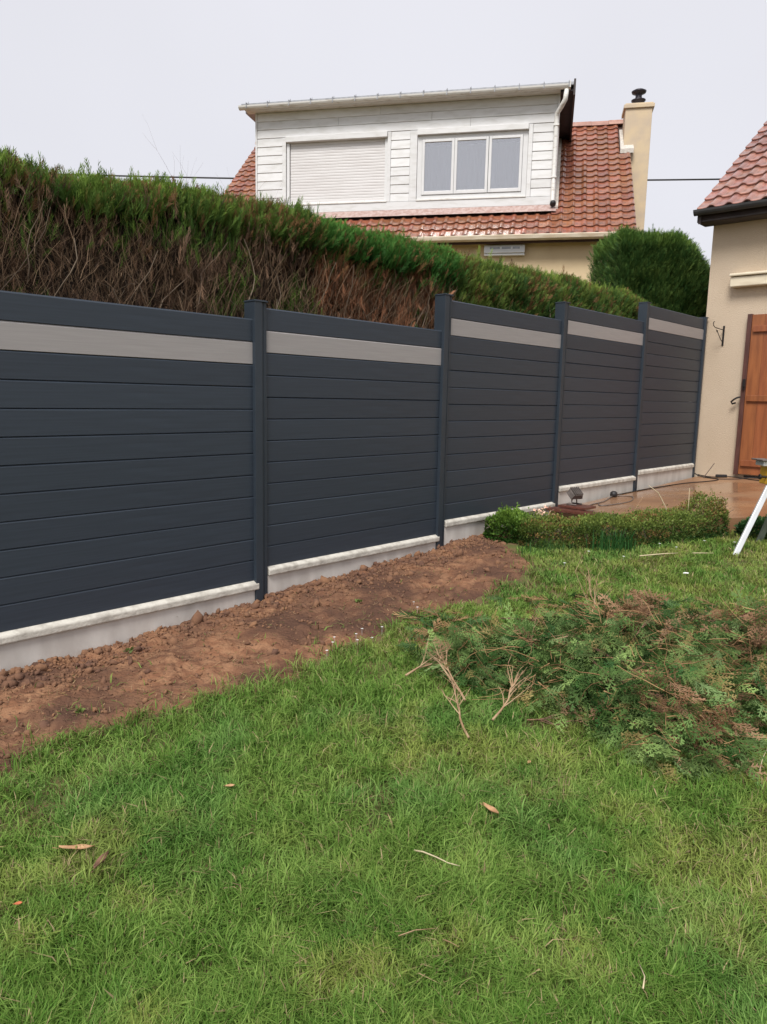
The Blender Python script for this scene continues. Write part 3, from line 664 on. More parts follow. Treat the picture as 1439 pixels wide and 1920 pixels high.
# ================================================================== TALL HEDGE behind the fence
def twig_batch(n, T, Sr, Zr, lean, len_, rad, seedcol, vert=.7):
    """dead twigs as thin bent 3-sided tubes, all in one mesh"""
    Vs = []; Fs = []; Cs = []; off = 0
    t = rng.uniform(*T, n); s = rng.uniform(*Sr, n); z = rng.uniform(*Zr, n); L_ = rng.uniform(*len_, n); L_ = np.minimum(L_, np.clip(2.74 - z, .1, 2)); R_ = rng.uniform(*rad, n)
    K = 6
    dt = rng.normal(0, lean, n); ds = rng.normal(-.15, .25, n); dz = np.abs(rng.normal(1, .25, n)); m_ = rng.random(n) > vert; dz[m_] *= rng.uniform(-.3, .6, m_.sum())
    dt[m_] *= 2.2
    d_ = np.stack([dt, ds, dz], -1); d_ /= np.linalg.norm(d_, axis=1)[:, None]
    p = np.stack([t, s, z], -1); pts = [p]
    for k in range(1, K):
        d_ = d_ + rng.normal(0, .26, (n, 3)); d_ /= np.linalg.norm(d_, axis=1)[:, None]; p = p + d_ * (L_ / (K - 1))[:, None]; pts.append(p)
    pts = np.stack(pts, 1); pts[..., 1] = np.maximum(pts[..., 1], D0 + .13)
    ring = []
    for j in range(3):
        a = 2 * math.pi * j / 3; o_ = np.zeros((n, K, 3)); taper = np.linspace(1, .45, K)[None, :]
        o_[..., 0] = math.cos(a) * R_[:, None] * taper; o_[..., 1] = math.sin(a) * R_[:, None] * taper; ring.append(pts + o_)
    V_ = np.stack(ring, 2)                                           # n,K,3,3
    X_, Y_ = f2w(V_[..., 0], V_[..., 1]); V_ = np.stack([X_, Y_, V_[..., 2]], -1).reshape(-1, 3)
    base = (np.arange(n) * K * 3)[:, None, None]
    f_ = np.array([[k * 3 + j, k * 3 + (j + 1) % 3, (k + 1) * 3 + (j + 1) % 3, (k + 1) * 3 + j] for k in range(K - 1) for j in range(3)])
    Fs = (f_[None] + base).reshape(-1, 4)
    u = rng.random(n); c = lerp(seedcol[0], seedcol[1], u); c = np.repeat(c, K * 3, 0)
    return V_, Fs, c
def join(parts):
    off = 0; V_ = []; F_ = []; C_ = []
    for v, f, c in parts: V_.append(v); F_.append(f + off); C_.append(c); off += len(v)
    return np.concatenate(V_), np.concatenate(F_), np.concatenate(C_)

def hedge(name, label, T0, T1, face, top, bound, green, green2, nface, nbrown, ntwig, browncol, bare, ncap=1.0, seed=0, sprouts=1.0):
    """top(t), bound(t): heights of the crown line and of the lower edge of the green"""
    base = f2w(.5 * (T0 + T1), face + .5)
    Hh = Thing(name, label, 'hedge', WR, (base[0], base[1], .4))
    def rel(V_): V_ = np.array(V_, float); V_ -= np.array(Hh.base); return V_
    def put(nm, me): return obj(nm, me, Hh.e, kind='stuff')
    # core sheet, bark brown darkened to paint the hedge's inner shade
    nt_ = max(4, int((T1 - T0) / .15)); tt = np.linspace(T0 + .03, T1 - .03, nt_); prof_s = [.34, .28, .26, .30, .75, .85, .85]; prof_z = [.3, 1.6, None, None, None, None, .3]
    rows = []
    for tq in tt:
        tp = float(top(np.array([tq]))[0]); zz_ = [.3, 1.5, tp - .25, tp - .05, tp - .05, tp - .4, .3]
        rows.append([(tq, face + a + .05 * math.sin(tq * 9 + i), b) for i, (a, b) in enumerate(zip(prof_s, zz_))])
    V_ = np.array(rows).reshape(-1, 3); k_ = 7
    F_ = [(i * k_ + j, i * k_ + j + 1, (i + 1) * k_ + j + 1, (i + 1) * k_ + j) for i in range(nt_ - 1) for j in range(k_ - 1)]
    X_, Y_ = f2w(V_[:, 0], V_[:, 1]); me = npmesh('shaded_core', rel(np.stack([X_, Y_, V_[:, 2]], -1)), F_, M_innershade); obj('shaded_core', me, Hh.e)
    # green face sprigs
    t = rng.uniform(T0, T1, nface); b_ = bound(t); tp = top(t); u = rng.random(nface) ** .9
    z = b_ + (tp - b_) * u + rng.normal(0, .03, nface) - (rng.random(nface) < .03) * rng.random(nface) * .35
    lump = (fbm(t, z, 3.5, 3, 70 + seed) - .5)
    rnd = np.clip((z - (tp - .22)) / .22, 0, 1)                      # the upper edge rolls back
    s = face + rnd ** 2 * .22 - lump * .22 + rng.normal(0, .035, nface) + .06
    dt = rng.normal(0, .30, nface); ds = rng.normal(-.55, .25, nface) * (1 - rnd * .6); dz = rng.normal(.95, .25, nface)
    # cap (top surface) and sprouts
    nc = int(nface * .45 * ncap); t2 = rng.uniform(T0, T1, nc); s2 = face + .12 + rng.random(nc) * .75; z2 = top(t2) - .03 + (fbm(t2, s2, 5, 3, 90 + seed) - .5) * .12 - np.clip(s2 - face - .6, 0, 1) * .3
    dt2 = rng.normal(0, .22, nc); ds2 = rng.normal(-.1, .25, nc); dz2 = np.ones(nc)
    ns = int((T1 - T0) * 30 * sprouts); t3 = rng.uniform(T0, T1, ns); t3 = t3[fbm(t3, t3 * 0, 2.3, 2, 33 + seed) > rng.random(len(t3)) * .95]; ns = len(t3)
    s3 = face + .15 + rng.random(ns) * .4; z3 = top(t3) + .01; dt3 = rng.normal(0, .12, ns); ds3 = rng.normal(0, .1, ns); dz3 = np.ones(ns)
    t_ = np.concatenate([t, t2, t3]); s_4 = np.concatenate([s, s2, s3]); z_ = np.concatenate([z, z2, z3])
    D_ = dirs_f(np.concatenate([dt, dt2, dt3]), np.concatenate([ds, ds2, ds3]), np.concatenate([dz, dz2, dz3]))
    scl = np.concatenate([rng.uniform(.55, 1.05, nface), rng.uniform(.5, .95, nc), rng.uniform(.7, 1.5, ns)])
    n_ = len(t_); mix = np.clip(rng.normal(.35, .25, n_) + (fbm(t_, z_, 4, 2, 60 + seed) - .5) * 1.2, 0, 1)
    c = lerp(green, green2, mix)
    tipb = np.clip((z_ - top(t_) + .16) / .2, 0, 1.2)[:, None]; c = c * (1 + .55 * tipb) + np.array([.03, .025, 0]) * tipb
    hl = rng.random(n_) < .05; c[hl] = np.array([.16, .15, .04]) * rng.uniform(.6, 1.1, (hl.sum(), 1))
    br = rng.random(n_) < .05 + .25 * (fbm(t_, z_, 5, 2, 66 + seed) > .62); c[br] = np.array([.20, .11, .05]) * rng.uniform(.5, 1.3, (br.sum(), 1))
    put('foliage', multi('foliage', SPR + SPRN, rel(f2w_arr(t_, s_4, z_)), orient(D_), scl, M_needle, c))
    # dead brown sprays and twigs
    if nbrown:
        t = rng.uniform(T0, T1, nbrown); lo = 1.75; b_ = bound(t); z = lo + (b_ + .06 - lo) * rng.random(nbrown)
        keep = fbm(t, z, 3, 3, 120 + seed) > bare * rng.uniform(.7, 1.2, nbrown); t, z = t[keep], z[keep]; nb_ = len(t)
        s = face + .12 + rng.normal(0, .05, nb_) + (fbm(t, z, 4, 2, 130 + seed) - .5) * .2
        D_ = dirs_f(rng.normal(0, .25, nb_), rng.normal(-.1, .25, nb_), rng.normal(1, .3, nb_) * np.where(rng.random(nb_) < .25, -1, 1))
        c = lerp(browncol[0], browncol[1], rng.random(nb_)) * rng.uniform(.4, 1.6, (nb_, 1))
        gp2 = fbm(t, z, 2.6, 2, 150 + seed) > .68; gp2 &= rng.random(nb_) < .8; c[gp2] = lerp(green, green2, rng.random(gp2.sum())) * 1.15
        sc2 = rng.uniform(.4, .95, nb_)
        put('dead_sprays', multi('dead_sprays', SPRN, rel(f2w_arr(t, s, z)), orient(D_), sc2, M_deadspray, c))
        a0_ = twig_batch(ntwig * 2, (T0, T1), (face - .01, face + .22), (1.75, 2.62), .8, (.08, .30), (.0009, .0021), ((.13, .08, .05), (.46, .32, .20)), vert=.5)
        a = twig_batch(ntwig, (T0, T1), (face + .0, face + .28), (1.6, 2.5), .28, (.25, .75), (.0013, .0032), ((.10, .06, .042), (.40, .28, .18)))
        b = twig_batch(int(ntwig * .09), (T0, T1), (face + .0, face + .25), (1.7, 2.3), .9, (.5, 1.0), (.003, .008), ((.16, .12, .09), (.34, .27, .20)), vert=.35)
        V_, F_, c = join([a, b, a0_]); put('dead_twigs', npmesh('dead_twigs', rel(V_), F_, M_deadspray, c))
    return Hh
FACE = D0 + .42
b1 = lambda t: 2.735 + (fbm(t, t * 0, 2.6, 3, 4) - .5) * .34 + np.clip(t - 3, 0, 1.2) * .03
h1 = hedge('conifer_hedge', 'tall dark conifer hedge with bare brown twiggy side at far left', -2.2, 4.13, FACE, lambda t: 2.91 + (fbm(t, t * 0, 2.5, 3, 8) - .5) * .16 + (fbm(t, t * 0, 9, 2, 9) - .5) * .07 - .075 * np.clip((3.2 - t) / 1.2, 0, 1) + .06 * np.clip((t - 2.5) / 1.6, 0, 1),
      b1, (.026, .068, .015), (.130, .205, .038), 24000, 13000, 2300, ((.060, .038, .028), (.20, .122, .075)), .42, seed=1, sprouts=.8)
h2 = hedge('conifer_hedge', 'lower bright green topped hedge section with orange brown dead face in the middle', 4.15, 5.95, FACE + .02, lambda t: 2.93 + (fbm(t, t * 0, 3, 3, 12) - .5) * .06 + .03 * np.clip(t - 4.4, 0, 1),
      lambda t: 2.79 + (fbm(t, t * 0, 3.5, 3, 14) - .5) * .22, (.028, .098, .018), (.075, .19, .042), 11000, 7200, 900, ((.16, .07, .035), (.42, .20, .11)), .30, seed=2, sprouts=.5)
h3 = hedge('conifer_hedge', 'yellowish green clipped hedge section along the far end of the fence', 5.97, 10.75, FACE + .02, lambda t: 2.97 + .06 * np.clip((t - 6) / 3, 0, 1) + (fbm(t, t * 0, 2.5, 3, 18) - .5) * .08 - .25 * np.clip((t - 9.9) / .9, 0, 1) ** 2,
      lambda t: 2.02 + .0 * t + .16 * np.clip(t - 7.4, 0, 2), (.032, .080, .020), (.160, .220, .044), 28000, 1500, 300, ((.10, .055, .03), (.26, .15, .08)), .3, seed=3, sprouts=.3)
# block hedge in the corner
def blockhedge():
    X0, X1, Y0, Y1 = 3.74, 5.45, 12.35, 13.9; Z1 = 4.18
    Hb = Thing('conifer_hedge', 'dark green clipped hedge block standing between both houses at the fence end', 'hedge', WR, (4.6, 13, .5))
    bx_, by_, bz_ = Hb.base
    obj('shaded_core', MB().box(X0 + .16, X1 - .80, Y0 + .16, Y1 - .16, .4, Z1 - .2).box(X1 - .80, X1 - .3, Y0 + .35, Y1 - .3, .4, 3.6).mesh('shaded_core', M_innershade, off=Hb.base), Hb.e)  # core boxes, the block's inner shade painted as their colour
    n = 34000; u = rng.random(n); w = rng.random(n); side = rng.random(n); P = np.zeros((n, 3)); D = np.zeros((n, 3))
    def xr(z): return X1 - .05 - .55 * np.clip((z - 3.55) / .65, 0, 1) ** 1.2 - .35 * np.clip((3.0 - z) / .9, 0, 1)
    fr = side < .62; z = 2.1 + (Z1 - 2.1) * w; xr_ = xr(z)
    rd = np.clip((u - .62) / .38, 0, 1)
    P[:, 0] = X0 + (xr_ - X0) * u; P[:, 1] = Y0 + .55 * rd ** 2 + np.clip((z - Z1 + .15) / .15, 0, 1) * .1; P[:, 2] = z
    D[:] = (0, -.45, .9); D[:, 0] = rd * .5
    rt = (side >= .62) & (side < .74); P[rt, 0] = xr_[rt]; P[rt, 1] = Y0 + .4 + u[rt] * (Y1 - Y0 - .4); D[rt] = (.5, -.1, .9)
    lf = (side >= .74) & (side < .84); P[lf, 0] = X0; P[lf, 1] = Y0 + u[lf] * (Y1 - Y0); D[lf] = (-.5, 0, .9)
    tp = side >= .84; P[tp, 0] = X0 + u[tp] * (X1 - .72 - X0); P[tp, 1] = Y0 + w[tp] * (Y1 - Y0); P[tp, 2] = Z1 - .03 - .02 * np.abs(rng.normal(size=tp.sum())); D[tp] = (0, 0, 1)
    topdrop = .05 - .05 * np.clip((P[:, 0] - X0) / 1.25, 0, 1); P[:, 2] -= topdrop * np.clip((P[:, 2] - 2.6) / 1.5, 0, 1)
    P[:, 2] += .13 * np.exp(-(P[:, 0] - X0) / .45) * np.clip((P[:, 2] - 2.6) / 1.5, 0, 1)
    P += rng.normal(0, .03, (n, 3)); P[:, 1] += (fbm(P[:, 0], P[:, 2], 3, 3, 200) - .5) * .22; P[:, 2] += (fbm(P[:, 0], P[:, 1], 3, 3, 220) - .5) * .10
    D += rng.normal(0, .22, (n, 3)); mixv = np.clip(rng.normal(.3, .25, n) + (fbm(P[:, 0], P[:, 2], 3, 2, 210) - .5), 0, 1)
    c = lerp((.032, .082, .020), (.135, .210, .050), mixv)
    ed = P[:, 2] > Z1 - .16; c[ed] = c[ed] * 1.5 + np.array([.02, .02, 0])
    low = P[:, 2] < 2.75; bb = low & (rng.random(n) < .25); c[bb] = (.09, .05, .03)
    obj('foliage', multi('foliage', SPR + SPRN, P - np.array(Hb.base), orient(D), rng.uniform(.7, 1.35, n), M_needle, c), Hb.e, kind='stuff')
    tr = MB()
    for i in range(16):
        x_ = random.uniform(X0 + .1, X1 - .3); y_ = random.uniform(Y0, Y0 + .5); tr.tube([(x_, y_, .4), (x_ + random.uniform(-.1, .1), y_, 1.6), (x_ + random.uniform(-.25, .25), y_ - .05, 2.8)], [.03, .022, .01], 5)
    obj('stems', tr.mesh('stems', M_bark, off=Hb.base), Hb.e, kind='stuff')
blockhedge()
# bare shrub whose fine twigs show over the hedge
def bare_bush(name, label, base, height, spread, n, seed, r0=.02):
    rnd = random.Random(seed); Bt = Thing(name, label, 'shrub', WR, base); mb = MB()
    def grow(p, d, L, r, lv):
        q = p; pts = [p]
        for i in range(4):
            d = (d + Vector((rnd.gauss(0, .12), rnd.gauss(0, .12), rnd.gauss(.03, .08)))).normalized(); q = q + d * L / 4; pts.append(q)
        mb.tube(pts, [r * (1 - .14 * i) for i in range(5)], 4 if lv else 5, cap=False)
        if lv < 3:
            for i in range(rnd.randint(3, 5)):
                a = pts[rnd.randint(1, 4)]; grow(a, (d + Vector((rnd.gauss(0, .5), rnd.gauss(0, .5), rnd.uniform(0, .5)))).normalized(), L * rnd.uniform(.45, .7), r * .5, lv + 1)
    for i in range(n):
        grow(Vector(base) + Vector((rnd.uniform(-.5, .5) * spread, rnd.uniform(-.2, .2), 0)), Vector((rnd.gauss(0, .25), rnd.gauss(0, .12), 1)).normalized(), height * rnd.uniform(.45, .6), r0, 0)
    Bt.part('twigs', mb, M_bark, kind='stuff')
bare_bush('bare_shrub', 'leafless fine twigs rising behind the hedge left of the tiled roof', (-2.65, 10.4, .5), 3.55, 1.5, 14, 5, .009)

# ================================================================== LOW BOX HEDGE and little plants
def leaf_t(seed=0, w=.5):
    V_ = np.array([(0, 0, 0), (w * .5, .06, .45), (0, .0, 1), (-w * .5, .06, .45)]); return V_, np.array([(0, 1, 2, 3)])
LEAF = [leaf_t(0, .55), leaf_t(1, .7)]
def leafy(name, label, cat, path, width, height, n, size, c1, c2, seedv, c3=None, base=None, hfun=None):
    """clipped low hedge along a world path; path points (x,y)"""
    path = np.array(path); seg = np.linalg.norm(np.diff(path, axis=0), axis=1); cum = np.concatenate([[0], np.cumsum(seg)])
    def at(d_): return np.stack([np.interp(d_, cum, path[:, 0]), np.interp(d_, cum, path[:, 1])], -1)
    L_ = cum[-1]; d_ = rng.uniform(0, L_, n); a = rng.uniform(-.35, math.pi + .35, n); 
    c0 = at(d_); c1_ = at(np.clip(d_ + .05, 0, L_)); c00 = at(np.clip(d_ - .05, 0, L_)); tg = c1_ - c00; tg /= np.linalg.norm(tg, axis=1)[:, None]; nn_ = np.stack([-tg[:, 1], tg[:, 0]], -1)
    hh = height * (hfun(d_ / L_) if hfun else 1.0)
    endf = np.clip(np.minimum(d_, L_ - d_) / .15, .25, 1)
    sq = lambda v: np.sign(v) * np.abs(v) ** .6
    depth = rng.uniform(.78, 1.05, n) + (fbm(d_ * 1.3, a, 6, 3, seedv) - .5) * .5 + (rng.random(n) < .02) * rng.random(n) * .3
    off_ = sq(np.cos(a)) * width / 2 * depth * endf; zz_ = np.clip(sq(np.sin(a)), 0, 1) * hh * depth * (.6 + .4 * endf)
    X_ = c0[:, 0] + nn_[:, 0] * off_; Y_ = c0[:, 1] + nn_[:, 1] * off_; Z0 = ground_z(X_, Y_)
    Z_ = Z0 + zz_ + rng.uniform(0, .03, n)
    D_ = np.stack([nn_[:, 0] * np.cos(a), nn_[:, 1] * np.cos(a), np.abs(np.sin(a)) + .3], -1) + rng.normal(0, .55, (n, 3))
    u = np.clip(zz_ / height, 0, 1) * .7 + rng.normal(0, .2, n) + (fbm(d_, a, 3, 2, seedv + 5) - .5) * .6; c = lerp(c1, c2, np.clip(u, 0, 1))
    if c3 is not None:
        m_ = (fbm(d_ * 1.0, a, 2.5, 2, seedv + 9) > .60) & (rng.random(n) < .45); c[m_] = np.array(c3) * rng.uniform(.6, 1.2, (m_.sum(), 1))
    mid = at(np.array([L_ / 2]))[0]; bs_ = (mid[0], mid[1], float(ground_z(mid[0], mid[1])))
    Tn = Thing(name, label, cat, WR, bs_)
    me = multi('foliage', LEAF, np.stack([X_, Y_, Z_], -1) - np.array(bs_), orient(D_), rng.uniform(.7, 1.3, n) * size, M_leaf, c); obj('foliage', me, Tn.e, kind='stuff')
    # woody inside
    mb = MB()
    for q in np.linspace(.08, L_ - .08, max(3, int(L_ / .12))):
        p0 = at(np.array([q]))[0]; z0 = float(ground_z(p0[0], p0[1])); h_ = height * (float(hfun(np.array([q / L_]))[0]) if hfun else 1)
        for j in range(5):
            mb.tube([(p0[0], p0[1], z0 - .02), (p0[0] + random.uniform(-.1, .1), p0[1] + random.uniform(-.1, .1), z0 + h_ * .5), (p0[0] + random.uniform(-.16, .16), p0[1] + random.uniform(-.18, .18), z0 + h_ * .88)], [.008, .005, .002], 4)
    obj('stems', mb.mesh('stems', M_bark, off=bs_), Tn.e, kind='stuff')
    return Tn
leafy('box_hedge', 'low clipped box hedge with bronze tinged leaves edging the terrace', 'hedge', [(1.22, 6.78), (1.55, 6.66), (2.0, 6.62), (2.6, 6.84), (3.05, 7.06), (3.33, 7.16)], .46, .205, 32000, .020,
      (.034, .082, .020), (.22, .28, .06), 300, c3=(.30, .19, .07), hfun=lambda u: 1.0 + .55 * np.exp(-((u - .90) / .07) ** 2) + .04 * np.sin(u * 21))
leafy('young_shrub', 'bright green young shrub at the left end of the box hedge by the fence', 'shrub', [(.98, 6.98), (1.18, 6.93), (1.45, 6.82)], .46, .25, 9000, .024,
      (.035, .095, .018), (.20, .33, .05), 330, hfun=lambda u: .80 + .22 * np.exp(-((u - .45) / .16) ** 2) + .25 * (fbm(u * 9, u * 0, 1, 2, 77) - .5))
leafy('ground_plant', 'dark leafy clump behind the white stand leg at right edge', 'plant', [(3.36, 6.88), (3.6, 6.92), (4.0, 6.98), (4.3, 7.0)], .34, .13, 5200, .030,
      (.018, .055, .018), (.06, .14, .04), 340)

# ================================================================== THINGS ON THE TERRACE
def tpos(t, s, dz=0): x, y = f2w(t, s); return (x, y, TZ(t, s) + dz)
# boards under the floodlight
bt = Thing('loose_plank', 'upper short dark wet plank under the floodlight at the terrace corner', 'plank', FR, (7.05, 3.80, TZ(7.0, 3.8)))
zc_ = TZ(7.0, 3.8)
bt.part('board', MB().box(6.98, 7.22, 3.60, 3.92, zc_ + .045, zc_ + .07), M_board, bevel=.003)
bt2 = Thing('loose_plank', 'lower longer dark wet plank lying across the terrace corner', 'plank', FR, (6.95, 3.65, zc_))
bt2.part('board', MB().box(6.86, 7.02, 3.25, 3.98, zc_ + .012, zc_ + .04), M_board, bevel=.003)
fl = Thing('floodlight', 'small old metal floodlight on a stand in front of the plinth', 'floodlight', FR, (7.12, 3.80, zc_ + .07))
z0 = zc_ + .07
fl.part('stand', MB().tube([(7.05, 3.86, z0 + .01), (7.05, 3.74, z0 + .01)], .008, 5).tube([(7.17, 3.86, z0 + .01), (7.17, 3.74, z0 + .01)], .008, 5).tube([(7.05, 3.80, z0 + .01), (7.07, 3.80, z0 + .10), (7.15, 3.80, z0 + .10), (7.17, 3.80, z0 + .01)], .007, 5), M_lampgrey)
Mh = Matrix.Translation((7.11, 3.80, z0 + .10)) @ Matrix.Rotation(math.radians(-25), 4, 'Z') @ Matrix.Rotation(math.radians(35), 4, 'X')
hd = fl.part('housing', MB().prism([(-.075, -.005), (.075, -.005), (.055, .05), (-.055, .05)], 'y', -.055, .055).xf(Mh), M_lampgrey, bevel=.004)
gr = MB()
for i in range(5): gr.box(-.05 + i * .023, -.044 + i * .023, -.058, .058, .052, .075)
fl.part('cooling_fins', gr.xf(Mh), M_lampgrey, parent=hd)
fl.part('lens', MB().box(-.06, .06, -.046, .046, -.012, -.006).xf(Mh), M_zinc, parent=hd)
# cables and plug
def cable(name, label, pts, r=.006, mat_=M_black):
    P2 = []; pts = [Vector(tpos(a, b, r + dz)) for a, b, dz in pts]
    for i in range(len(pts) - 1):
        p0, p1, p2, p3 = pts[max(i - 1, 0)], pts[i], pts[i + 1], pts[min(i + 2, len(pts) - 1)]
        for j in range(6):
            u = j / 6; P2.append(.5 * ((2 * p1) + (p2 - p0) * u + (2 * p0 - 5 * p1 + 4 * p2 - p3) * u * u + (3 * p1 - p0 - 3 * p2 + p3) * u ** 3))
    P2.append(pts[-1]); single(name, MB().tube(P2, r, 6).mesh(name, mat_, True), label, 'cable')
cable('lamp_cable', 'thin grey lamp lead looping from the floodlight on the terrace', [(7.22, 3.78, .03), (7.45, 3.80, 0), (7.62, 3.86, 0), (7.9, 3.86, 0), (8.15, 3.92, 0), (8.38, 3.97, .01), (8.5, 3.93, 0), (8.5, 3.78, 0), (8.1, 3.62, 0), (7.75, 3.66, 0), (7.6, 3.74, 0), (7.8, 3.86, 0)], .006, M_lampgrey)
cable('extension_cord', 'long dark extension cord running along the plinth toward the wall corner', [(8.42, 3.97, .02), (8.7, 4.0, 0), (9.2, 3.97, 0), (9.7, 3.90, 0), (10.2, 3.80, 0), (10.5, 3.66, 0), (10.75, 3.58, 0), (10.95, 3.62, 0), (11.05, 3.75, 0), (11.15, 3.95, .01), (11.22, 4.05, .04)], .007)
cable('wall_cable', 'dark cable lying along the foot of the cream wall', [(11.26, 4.02, .02), (11.22, 3.85, 0), (11.2, 3.7, 0), (11.26, 3.6, .01), (11.24, 3.45, 0), (11.12, 3.3, 0), (11.0, 3.15, 0), (10.9, 2.9, 0), (10.95, 2.6, 0), (11.0, 2.2, 0)], .007)
cable('wall_cable', 'second dark cable curling from the wall corner past the shutter', [(11.2, 4.0, .01), (11.05, 3.8, 0), (10.95, 3.6, 0), (11.05, 3.4, 0), (11.18, 3.25, .01), (11.2, 2.9, 0), (11.15, 2.5, 0), (11.1, 2.0, 0)], .006)
pl = Thing('cable_socket', 'round black cable socket standing on the terrace beside the plinth', 'socket', WR, tpos(8.40, 3.97))
px, py, pz = tpos(8.40, 3.97)
pl.part('body', MB().lathe([(.02, .0), (.04, .008), (.045, .03), (.042, .055), (.025, .07), (.008, .074)], (px, py, pz), 14), M_black, smooth=True)
px, py, pz = tpos(11.22, 3.66)
single('cable_joint', MB().box(px - .09, px + .07, py - .02, py + .02, pz, pz + .045).mesh('cable_joint', M_black), 'dark lump of cable connectors at the foot of the wall', 'connector', bevel=.01)
px, py, pz = tpos(11.1, 3.82)
single('thin_rod', MB().tube([(px - .06, py, pz), (px + .1, py + .04, pz + .21)], .006, 5).mesh('thin_rod', M_bark), 'thin dark rod leaning up at the foot of the wall corner', 'rod')
# faded flowers by the third plinth
fx, fy = f2w(6.72, 3.93); fz = .42
FlT = Thing('flowers', 'faded pink and orange flowers in front of the plinth behind the box hedge', 'flowers', WR, (fx, fy, .33))
mbp = MB()
for i in range(26):
    c = Vector((fx + random.uniform(-.10, .10), fy + random.uniform(-.06, .06), fz + random.uniform(-.02, .09))); a = random.uniform(0, 6.28); l = .03
    mbp.add([c, c + Vector((math.cos(a) * l, math.sin(a) * l, .01)), c + Vector((math.cos(a + .6) * l * 1.3, math.sin(a + .6) * l, .02)), c + Vector((math.cos(a + 1.1) * l, math.sin(a + 1.1) * l, .005))], [(0, 1, 2, 3)])
FlT.part('petals', mbp, M_pink, kind='stuff')
mbp = MB()
for i in range(9): mbp.tube([(fx + random.uniform(-.08, .08), fy, .33), (fx + random.uniform(-.1, .1), fy, fz + .06)], .003, 4)
FlT.part('stems', mbp, M_straw, kind='stuff')
# dry stalks rising behind the box hedge
def stalk(name, label, cat, pts, r, m_): single(name, MB().tube(pts, [r * (1 - .6 * i / (len(pts) - 1)) for i in range(len(pts))], 5).mesh(name, m_, True), label, cat)
stalk('dry_stalk', 'pale dry grass stalk arching over the box hedge', 'stalk', [(2.72, 6.98, .42), (2.70, 6.99, .62), (2.62, 7.0, .76), (2.52, 7.0, .83)], .006, M_straw)
stalk('dry_stalk', 'short upright pale stalk behind the box hedge against the wet terrace', 'stalk', [(2.95, 7.1, .42), (2.96, 7.1, .62), (2.955, 7.1, .80)], .005, M_straw)
stalk('dry_stalk', 'leaning brown stalk behind the middle of the box hedge', 'stalk', [(2.35, 6.95, .42), (2.40, 6.97, .60), (2.47, 6.98, .72)], .005, M_twig)
def tuft(label, x, y, h, n, c, sp=.05, name='grass_tuft', cat='grass tuft'):
    z = float(ground_z(x, y)); mb = MB()
    for i in range(n):
        a = random.uniform(0, 6.28); l = h * random.uniform(.5, 1); b = random.uniform(.1, .5); w = .004
        p0 = Vector((x + random.gauss(0, sp), y + random.gauss(0, sp * .6), z)); d = Vector((math.cos(a), math.sin(a), 0)); q = Vector((-math.sin(a), math.cos(a), 0)) * w
        p1 = p0 + d * l * b * .4 + Vector((0, 0, l * .6)); p2 = p0 + d * l * b * 1.3 + Vector((0, 0, l * .95))
        mb.add([p0 - q, p0 + q, p1 + q * .8, p1 - q * .8, p2], [(0, 1, 2, 3), (3, 2, 4)])
    me = mb.mesh(name, M_grass); a_ = me.color_attributes.new('tint', 'FLOAT_COLOR', 'POINT'); cc = np.ones((len(me.vertices), 4), np.float32); cc[:, :3] = c; a_.data.foreach_set('color', cc.ravel())
    single(name, me, label, cat, kind='stuff')
tuft('taller dark green grass tuft against the middle of the box hedge', 2.02, 6.33, .24, 160, (.035, .11, .028), .10)
tuft('taller grass growing at the left foot of the box hedge', 1.45, 6.38, .14, 70, (.05, .11, .03), .12)

# ================================================================== MITRE-SAW STAND
stn = Thing('work_stand', 'folding work stand with pale legs and yellow bracket at the right edge', 'work stand', WR, (3.6, 6.4, .33))
zf = float(ground_z(2.989, 6.155))
def flatbar(a, b, w, th, sidev):
    a, b, sv = Vector(a), Vector(b), Vector(sidev).normalized(); d_ = (b - a).normalized(); sv = (sv - d_ * sv.dot(d_)).normalized(); nv = d_.cross(sv)
    vs = [p + sv * (w / 2) * i + nv * (th / 2) * j for p in (a, b) for i, j in ((-1, -1), (1, -1), (1, 1), (-1, 1))]
    return MB().add(vs, [(0, 3, 2, 1), (4, 5, 6, 7), (0, 1, 5, 4), (1, 2, 6, 5), (2, 3, 7, 6), (3, 0, 4, 7)])
topA = (3.312, 6.30, .952)
lg = stn.part('leg', flatbar((2.994, 6.155, zf), topA, .046, .030, (1, 0, 0)), M_alu, bevel=.005)
lg2 = stn.part('leg', flatbar((3.455, 6.68, .352), (3.505, 6.42, .95), .048, .03, (1, 0, 0)), M_alu2, bevel=.005, label='dull green grey rear leg')
stn.part('leg', flatbar((5.05, 6.155, zf + .07), (4.70, 6.30, .96), .046, .03, (1, 0, 0)), M_alu, bevel=.005)
stn.part('leg', flatbar((4.55, 6.7, .37), (4.5, 6.42, .95), .048, .03, (1, 0, 0)), M_alu2, bevel=.005)
stn.part('bracket', MB().box(3.272, 3.52, 6.20, 6.42, .935, 1.09).box(3.30, 3.44, 6.185, 6.198, .96, 1.06), M_yellow, bevel=.014, label='yellow leg bracket')
stn.part('bracket', MB().box(4.5, 4.74, 6.24, 6.42, .955, 1.09), M_yellow, bevel=.014, label='yellow leg bracket')
stn.part('beam', MB().box(3.215, 4.85, 6.26, 6.40, 1.094, 1.135), M_alu, bevel=.006)
stn.part('knob', MB().tube([(3.235, 6.30, 1.00), (3.215, 6.30, 1.00), (3.21, 6.30, 1.0)], [.012, .024, .022], 12).tube([(3.23, 6.30, 1.0), (3.28, 6.30, 1.0)], .010, 8), M_black, smooth=False)
stn.part('top_plate', MB().box(3.19, 3.30, 6.23, 6.43, 1.137, 1.15), M_lampgrey, bevel=.003)
stn.part('support_arm', MB().tube([(3.34, 6.33, 1.14), (3.34, 6.33, 1.27), (3.36, 6.33, 1.30), (3.8, 6.33, 1.31)], .012, 8), M_lampgrey, smooth=True)

